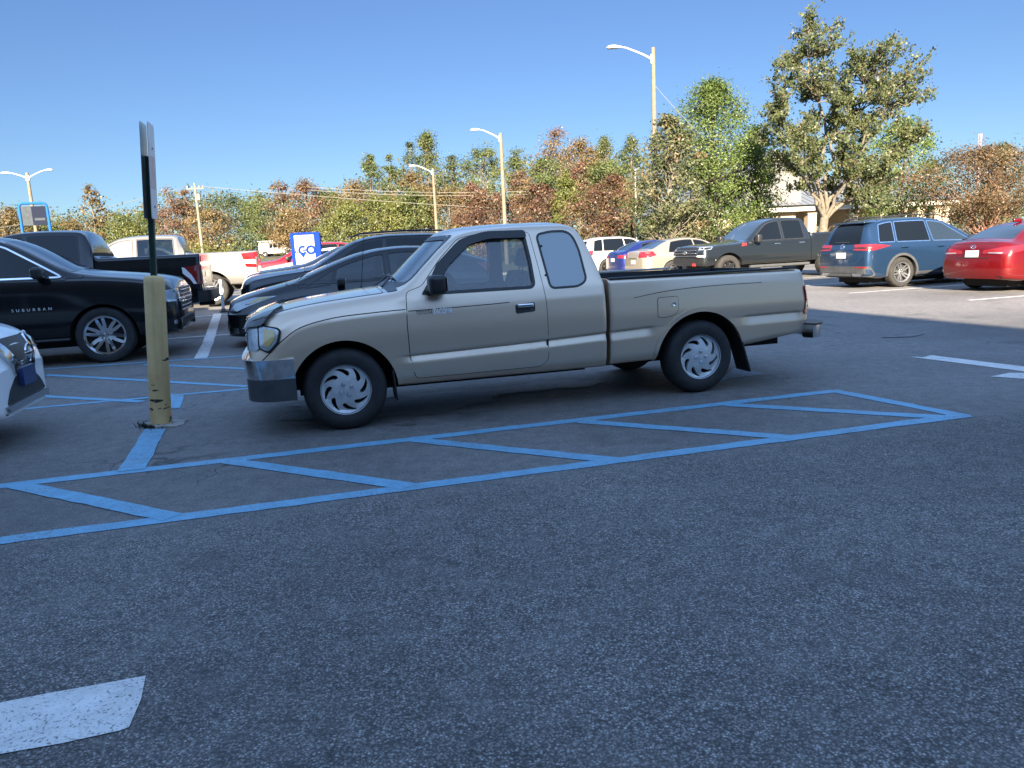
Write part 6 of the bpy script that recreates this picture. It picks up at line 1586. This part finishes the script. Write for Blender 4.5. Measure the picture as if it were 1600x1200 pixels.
def grow(name, label, base, H, Wd, kind, leaf, bark, seed, nclump, nleaf, size, z0=.15, group=None, stems=1, lean=0, cat='tree', clump=.16, trunk_r=None, hole=0.0, vis=True):
    """trunk, limbs that reach for leaf clumps spread through the crown's volume"""
    rnd = random.Random(seed); rng = np.random.default_rng(seed)
    r = empty(name, base); tag(r, label, cat, group)
    tr = trunk_r or .022 * H; mb = MB(); C = []; T = []; lobes = []
    for i in range(7): lobes.append((rnd.uniform(0, 2 * math.pi), rnd.uniform(.1, .9), rnd.uniform(-.28, .30)))
    tops = []; O = []
    for s in range(stems):
        a = 2 * math.pi * s / stems + rnd.uniform(0, 1); sp = 0 if stems == 1 else Wd * .16
        p1 = Vector((math.cos(a) * sp + lean * H, math.sin(a) * sp, H * (.93 if stems == 1 else .62)))
        tops.append(limb(mb, (math.cos(a) * .12 * (stems > 1), math.sin(a) * .12 * (stems > 1), -.1), p1, tr / (1 if stems == 1 else 1.5), tr * .16, rnd, .025, 9))
    for k in range(nclump):
        t = rnd.random() ** .85; an = rnd.uniform(0, 2 * math.pi)
        R0 = Wd / 2 * crown_radius(kind, t)
        for la, lt, lw in lobes:
            d = math.cos(an - la); R0 *= 1 + lw * max(0, d) ** 2 * math.exp(-((t - lt) / .22) ** 2)
        q = rnd.random() ** .45
        if rnd.random() < hole and q > .5: continue
        x = R0 * q * math.cos(an) + lean * H * t; y = R0 * q * math.sin(an); z = H * (z0 + (1 - z0) * t)
        cs = clump * Wd * rnd.uniform(.5, 1.15) * (.55 + .45 * crown_radius(kind, t))
        stem = rnd.choice(tops); j = min(len(stem) - 1, max(1, int((z / H - .18) * len(stem))))
        if rnd.random() < .6: limb(mb, stem[j], (x, y, z), tr * .28 * (1 - .7 * t), tr * .05, rnd, .08, 4)
        m = max(4, int(nleaf / nclump * rnd.uniform(.5, 1.5)))
        g = rng.normal(size=(m, 3)) * np.array([cs * .5, cs * .5, cs * .36]); C.append(g + np.array([x, y, z])); q_ = np.array([x, y, (z - H * (z0 + (1 - z0) * .45)) * .6]); q_ = q_ / (np.linalg.norm(q_) + 1e-6); gl = g / (np.linalg.norm(g, axis=1, keepdims=True) + 1e-6); O.append(gl * .75 + q_ * .7 + np.array([0, 0, .25])); tn = rnd.gauss(.45, .22)
        T.append(np.full(m, tn) + rng.normal(size=m) * .14)
    C = np.concatenate(C); T = np.concatenate(T); O = np.concatenate(O); ok = C[:, 2] > .05; C, T, O = C[ok], T[ok], O[ok]
    mb.build('trunk', M[bark], r, 60)
    me = leaf_mesh(C, size, T, seed, out=O); me.materials.append(LEAF[leaf]); o = bpy.data.objects.new('crown', me); COL.objects.link(o); o.parent = r
    return r
def tree_at(px, top, depth, wpx, kind, leaf, label, seed, name='tree', bark='bark', nclump=70, nleaf=2600, size=.42, group=None, **k):
    t = at(px, top, depth); z0 = hill(t.x, t.y); H = t.z - z0; Wd = wpx * depth / 1187
    return grow(name, label, Vector((t.x, t.y, z0 - .05)), H, Wd, kind, leaf, bark, seed, nclump, nleaf, size, group=group, **k)

# -- big maple: forked pale trunk, rising limbs, leafy shoots with open sky between them
def maple():
    D = 42.0; b0 = at(1283, 368, D); zg = hill(b0.x, b0.y); r = empty('maple_tree', (b0.x, b0.y, zg)); tag(r, 'tall open crowned maple with forked pale trunk right of the green oak', 'tree')
    k = D / 1187; rnd = random.Random(11); rng = np.random.default_rng(11); mb = MB(); C = []; T = []
    def P(px, py, y=0.0): q = at(px, py, D); return Vector((q.x - b0.x, y, q.z - zg))
    fork = P(1289, 335); trunk = [Vector((0, 0, -.1)), P(1286, 352), fork]
    mb.tube([Vector((0, 0, -.1)), Vector((.02, 0, 1.0)), fork], [.32, .24, .21], 12, cap=False)
    mains = []
    spec = [((1240, 262), -1.2), ((1258, 190), .8), ((1300, 180), -.4), ((1268, 60), .3), ((1335, 235), 1.4), ((1352, 130), .2), ((1318, 250), -1.8), ((1390, 160), .9), ((1225, 180), .9), ((1400, 235), -1.0)]
    spread = [((1205, 108), -.6), ((1232, 95), .7), ((1265, 22), .1), ((1278, 40), .5), ((1310, 45), -.3), ((1290, 80), 1.2), ((1335, 85), .4), ((1385, 75), -.5), ((1405, 95), .6), ((1432, 92), .1), ((1448, 118), -.4), ((1462, 142), .3), ((1440, 155), 1.1),
              ((1195, 180), .3), ((1210, 160), -1.2), ((1200, 205), .9), ((1230, 225), -1.6), ((1245, 150), 1.8), ((1300, 130), -1.9), ((1330, 120), 2.0), ((1360, 165), -2.1), ((1410, 175), 1.6), ((1430, 205), -.6), ((1380, 215), 2.2), ((1345, 200), -2.4),
              ((1290, 215), 2.3), ((1262, 235), -2.2), ((1225, 270), -.8), ((1212, 250), .9), ((1330, 275), -2.3), ((1365, 265), 1.8), ((1395, 250), -1.4), ((1420, 235), .7), ((1345, 305), 1.4), ((1375, 300), -1.5), ((1310, 290), 2.2), ((1398, 285), .8), ((1350, 325), -1.0), ((1250, 290), 1.6), ((1240, 255), 2.0), ((1320, 320), 1.6), ((1290, 270), -2.4), ((1270, 110), -1.4), ((1320, 160), .9), ((1365, 110), 1.0)]
    for (px, py), y in spec:
        pth = limb(mb, fork - Vector((0, 0, .3)), P(px, py, y), .115, .03, rnd, .05, 9); mains.append(pth)
    outline = [(1262, 14), (1290, 50), (1325, 60), (1352, 78), (1385, 70), (1412, 95), (1440, 88), (1466, 140), (1440, 165), (1420, 178), (1445, 205), (1425, 225), (1424, 268), (1412, 318), (1375, 344), (1332, 345), (1312, 318), (1262, 300), (1236, 292), (1205, 262), (1192, 232), (1190, 190), (1205, 165), (1225, 158), (1205, 138), (1193, 104), (1230, 98), (1250, 60)]
    holes = [[(1222, 128), (1262, 135), (1280, 175), (1262, 205), (1240, 190)], [(1240, 235), (1265, 240), (1262, 275), (1240, 268)], [(1395, 190), (1425, 185), (1432, 200), (1405, 205)], [(1290, 150), (1312, 158), (1300, 185)]]
    while len(spread) < 240:
        q = (rnd.uniform(1188, 1468), rnd.uniform(14, 345))
        if inside(q, outline) and not any(inside(q, h) for h in holes): spread.append((q, rnd.uniform(-2.4, 2.4)))
    for (px, py), y in spread:
        tip = P(px, py, y); best = None
        for m in mains:
            for q in m[2:]:
                d = (q - tip).length + (2.5 if q.z > tip.z - .15 else 0)
                if best is None or d < best[0]: best = (d, q)
        br = limb(mb, best[1], tip, .034, .010, rnd, .07, 7)
        for i, q in enumerate(br[1:], 1):
            f = i / len(br)
            if f < .3: continue
            for s in range(3):
                L = rnd.uniform(.25, 1.0) * (1.15 - .45 * f); d = Vector((rnd.gauss(0, .8), rnd.gauss(0, .8), rnd.gauss(1.0, .55))).normalized()
                e = q + d * L; mb.tube([q, q.lerp(e, .5) + Vector((0, 0, .03)), e], [.009, .007, .004], 3, cap=False)
                n = rnd.randint(7, 17); tt = rng.random(n)[:, None]
                g = np.array(q)[None] * (1 - tt) + np.array(e)[None] * tt + rng.normal(size=(n, 3)) * .075
                C.append(g); T.append(np.full(n, rnd.gauss(.36, .2)) + rng.normal(size=n) * .15)
    C = np.concatenate(C); T = np.concatenate(T)
    mb.build('trunk', M['bark_pale'], r, 60); me = leaf_mesh(C, .14, T, 5, .75, .5); me.materials.append(LEAF['maple']); o = bpy.data.objects.new('crown', me); COL.objects.link(o); o.parent = r
maple()
tree_at(1110, 128, 48, 215, 'oval', 'oak', 'dense bright green oak between the tall lamp post and the maple', 21, 'oak_tree', 'bark_dark', 300, 38000, .135, z0=.12, clump=.15)
tree_at(1180, 200, 49, 120, 'oval', 'oak', 'shorter green oak leader just right of the dense oak top', 22, 'oak_tree', 'bark_dark', 110, 9000, .16, z0=.10, clump=.2)
tree_at(1046, 182, 43.5, 122, 'column', 'gum', 'olive tree with reddening top wrapped round the tall lamp post', 23, 'gum_tree', 'bark', 130, 10000, .17, z0=.10, clump=.17)
tree_at(1412, 186, 56, 118, 'round', 'oak', 'rounded green tree half hidden behind the right side of the maple', 24, 'oak_tree', 'bark', 120, 9000, .20, z0=.18, clump=.2)
tree_at(1543, 232, 48, 215, 'umbrella', 'bronze', 'wide bronze crape myrtle with several cinnamon stems at the right', 25, 'crape_myrtle', 'bark_red', 190, 20000, .13, z0=.30, stems=5, clump=.14, trunk_r=.16)
tree_at(955, 278, 57, 125, 'umbrella', 'rust', 'rust brown crape myrtle above the white crossover', 26, 'crape_myrtle', 'bark_dark', 130, 9000, .19, z0=.14, stems=4, clump=.18)
tree_at(885, 268, 62, 80, 'cone', 'yellow', 'young pale yellow green tree beside the rust crape myrtle', 27, 'young_tree', 'bark', 70, 4500, .2, z0=.08, clump=.2, hole=.2)
tree_at(762, 300, 74, 110, 'umbrella', 'rust', 'low rust red crape myrtle directly behind the cab of the tan pickup', 28, 'crape_myrtle', 'bark_dark', 110, 6500, .24, z0=.10, stems=3, clump=.18)
tree_at(840, 288, 72, 90, 'umbrella', 'rust', 'brownish crape myrtle right of the lamp post behind the tan pickup', 29, 'crape_myrtle', 'bark_dark', 90, 5200, .24, z0=.10, stems=3, clump=.18)
tree_at(1568, 224, 92, 78, 'pine', 'pine', 'blue green pine top behind the right-hand crape myrtle', 30, 'pine_tree', 'bark', 60, 3200, .3, z0=.4, clump=.2, hole=.2)
tree_at(140, 290, 96, 46, 'column', 'orange', 'slender thin orange tree standing alone left of the sign post', 31, 'slender_tree', 'bark', 42, 1300, .36, z0=.22, clump=.26, hole=.25)
g = 'trees of the autumn wood beyond the car park'
BELT = [  # px, top, depth, width px, shape, leaf, words
    (12, 328, 105, 60, 'round', 'orange', 'yellow orange tree at the far left edge'), (62, 345, 112, 70, 'round', 'yellow', 'yellow green tree behind the blue cart sign'),
    (110, 348, 116, 60, 'round', 'orange', 'low orange tree left of the slender orange tree'), (188, 338, 112, 75, 'round', 'yellow', 'yellowish tree just left of the sign post'),
    (225, 332, 118, 60, 'round', 'green', 'green tree directly behind the sign post'), (257, 292, 112, 44, 'column', 'red', 'narrow red tree immediately right of the sign post'),
    (288, 296, 114, 42, 'column', 'red', 'narrow red tree touching the utility pole'), (325, 330, 108, 70, 'round', 'orange', 'orange brown tree right of the utility pole foot'),
    (352, 306, 122, 85, 'round', 'pine', 'dark green rounded tree right of the utility pole'), (402, 306, 118, 70, 'round', 'green', 'mid green tree above the white van'),
    (434, 284, 116, 54, 'column', 'red', 'reddish brown tree peak above the white van'), (478, 285, 116, 70, 'round', 'red', 'reddish brown broad peak above the blue and white sign'),
    (510, 300, 118, 60, 'round', 'green', 'olive tree right of the blue and white sign'), (455, 330, 106, 70, 'round', 'orange', 'orange bush tree right behind the white van'),
    (540, 318, 104, 80, 'round', 'yellow', 'yellow green tree right of the blue and white sign'), (575, 240, 116, 58, 'cone', 'green', 'tall pointed green tree, left one of the twin points'),
    (608, 244, 116, 46, 'cone', 'green', 'tall pointed green tree, right one of the twin points'), (560, 285, 112, 80, 'round', 'orange', 'orange brown tree below the twin pointed trees'),
    (600, 305, 103, 80, 'round', 'yellow', 'bright yellow green tree above the dark SUV roof'), (645, 300, 104, 70, 'round', 'green', 'green tree left of the shorter lamp post foot'),
    (665, 208, 118, 66, 'pine', 'green', 'tallest dark pine behind the shorter lamp post'), (640, 225, 120, 40, 'column', 'pine', 'thin pine left of the tallest pine'),
    (640, 275, 110, 70, 'round', 'orange', 'orange tree below the tallest pine'), (705, 240, 118, 50, 'cone', 'pine', 'pointed dark tree right of the shorter lamp post'),
    (700, 290, 106, 80, 'round', 'orange', 'orange green tree between the two tan lamp posts'), (752, 226, 116, 76, 'round', 'green', 'tall olive tree left of the lamp post behind the cab'),
    (806, 232, 114, 56, 'cone', 'green', 'olive tree right of the lamp post behind the cab'), (735, 285, 102, 60, 'column', 'red', 'small red tree left of the lamp post behind the cab'),
    (812, 270, 100, 50, 'column', 'red', 'bright red tree above the brownish crape myrtle'), (872, 204, 112, 80, 'round', 'red', 'tall reddish tree peak left of the wood beside the oak'),
    (905, 215, 110, 60, 'round', 'orange', 'orange brown tree right of the tall reddish peak'), (905, 250, 100, 40, 'column', 'red', 'slim red tree behind the young pale tree'),
    (945, 212, 112, 66, 'cone', 'green', 'pointed green tree above the rust crape myrtle'), (985, 214, 112, 64, 'cone', 'green', 'pointed green tree left of the tall lamp post'),
    (948, 258, 98, 90, 'round', 'green', 'broad green tree right above the rust crape myrtle'), (850, 250, 104, 70, 'round', 'green', 'green tree above the young pale tree')]
for i, (px, top, dp, w, kd, lf_, words) in enumerate(BELT):
    tree_at(px, top, dp, w * 1.15, kd, lf_, words, 100 + i, 'woodland_tree', 'bark', 46 if w < 60 else 64, 4200 if w < 60 else 7500, .27, g, z0=.06 if top > 270 else .30, clump=.24, hole=.12)
# low green near the foot of the right-hand trees
def shrub(px, top, D, wpx, label, leaf='hedge', n=2600, seed=1, size=.14):
    t = at(px, top, D); z0 = hill(t.x, t.y); H = t.z - z0; Wd = wpx * D / 1187; rng = np.random.default_rng(seed)
    a = rng.normal(size=(n, 3)); a /= np.linalg.norm(a, axis=1, keepdims=True); a[:, 2] = np.abs(a[:, 2]); q = rng.random((n, 1)) ** .25
    C = a * q * np.array([Wd / 2, Wd / 2, H]) * (1 + .06 * np.sin(a[:, :1] * 9)); r = empty('shrub', (t.x, t.y, z0)); tag(r, label, 'shrub')
    me = leaf_mesh(C, size, rng.random(n), seed); me.materials.append(LEAF[leaf]); o = bpy.data.objects.new('foliage', me); COL.objects.link(o); o.parent = r
    mb = MB(); rnd = random.Random(seed)
    for i in range(6): limb(mb, (0, 0, 0), (rnd.uniform(-.3, .3) * Wd, rnd.uniform(-.3, .3) * Wd, H * .7), .04, .01, rnd, .05, 3)
    mb.build('stem', M['bark_dark'], r, 60)
shrub(985, 344, 55, 62, 'dark clipped dome shaped shrub behind the white crossover')
shrub(1092, 345, 52, 40, 'dark shrub at the foot of the dense oak', 'hedge', 1800, 2)
shrub(1555, 328, 70, 60, 'green hedge clump above the far red hatchback', 'green', 1800, 3)
# the wood behind, one mass
def woods():
    rng = np.random.default_rng(77); C = []; T = []
    prof = [(-200, 345), (0, 345), (180, 345), (260, 320), (340, 320), (420, 318), (520, 315), (570, 285), (650, 275), (720, 280), (780, 265), (880, 250), (1000, 250), (1100, 250), (1300, 300), (1500, 320), (1800, 320)]
    for k in range(2400):
        px = rng.uniform(-200, 1800); D = rng.uniform(124, 150); top = np.interp(px, [p[0] for p in prof], [p[1] - 9 for p in prof]) + rng.normal() * 4
        t = at(px, top, D); z0 = hill(t.x, t.y); z = z0 + (t.z - z0) * rng.random() ** .6; m = 22
        C.append(np.array([t.x, t.y, z])[None] + rng.normal(size=(m, 3)) * np.array([1.3, 1.3, .9])); T.append(np.full(m, rng.random()) + rng.normal(size=m) * .1)
    me = leaf_mesh(np.concatenate(C), .5, np.concatenate(T), 7); me.materials.append(LEAF['wood']); o = bpy.data.objects.new('woods', me); COL.objects.link(o); tag(o, 'dense mixed autumn wood closing the view behind the single trees', None, None, 'stuff')
LEAF['wood'] = make_leaf('wood_leaves', [(0.06, 0.08, 0.03), (0.11, 0.115, 0.04), (0.14, 0.11, 0.05), (0.11, 0.13, 0.04), (0.15, 0.10, 0.06), (0.13, 0.13, 0.05)])
woods()
# undergrowth along the edge of the wood
def undergrowth():
    rng = np.random.default_rng(5); C = []; T = []
    for k in range(900):
        px = rng.uniform(-100, 1010); D = rng.uniform(96, 108) if px < 700 else rng.uniform(84, 100); t = at(px, 380, D); z0 = hill(t.x, t.y); h = rng.uniform(.4, 3.2); m = 12
        if 395 < px < 475 and D < 118: 
            D = rng.uniform(117, 121); t = at(px, 380, D); z0 = hill(t.x, t.y)
        C.append(np.array([t.x, t.y, z0 + h * rng.random()])[None] + rng.normal(size=(m, 3)) * np.array([.8, .6, .45])); T.append(np.full(m, rng.random()) + rng.normal(size=m) * .1)
    me = leaf_mesh(np.concatenate(C), .42, np.concatenate(T), 8); me.materials.append(LEAF['yellow']); o = bpy.data.objects.new('undergrowth', me); COL.objects.link(o); tag(o, 'yellow green undergrowth along the foot of the wood', None, None, 'stuff')
undergrowth()
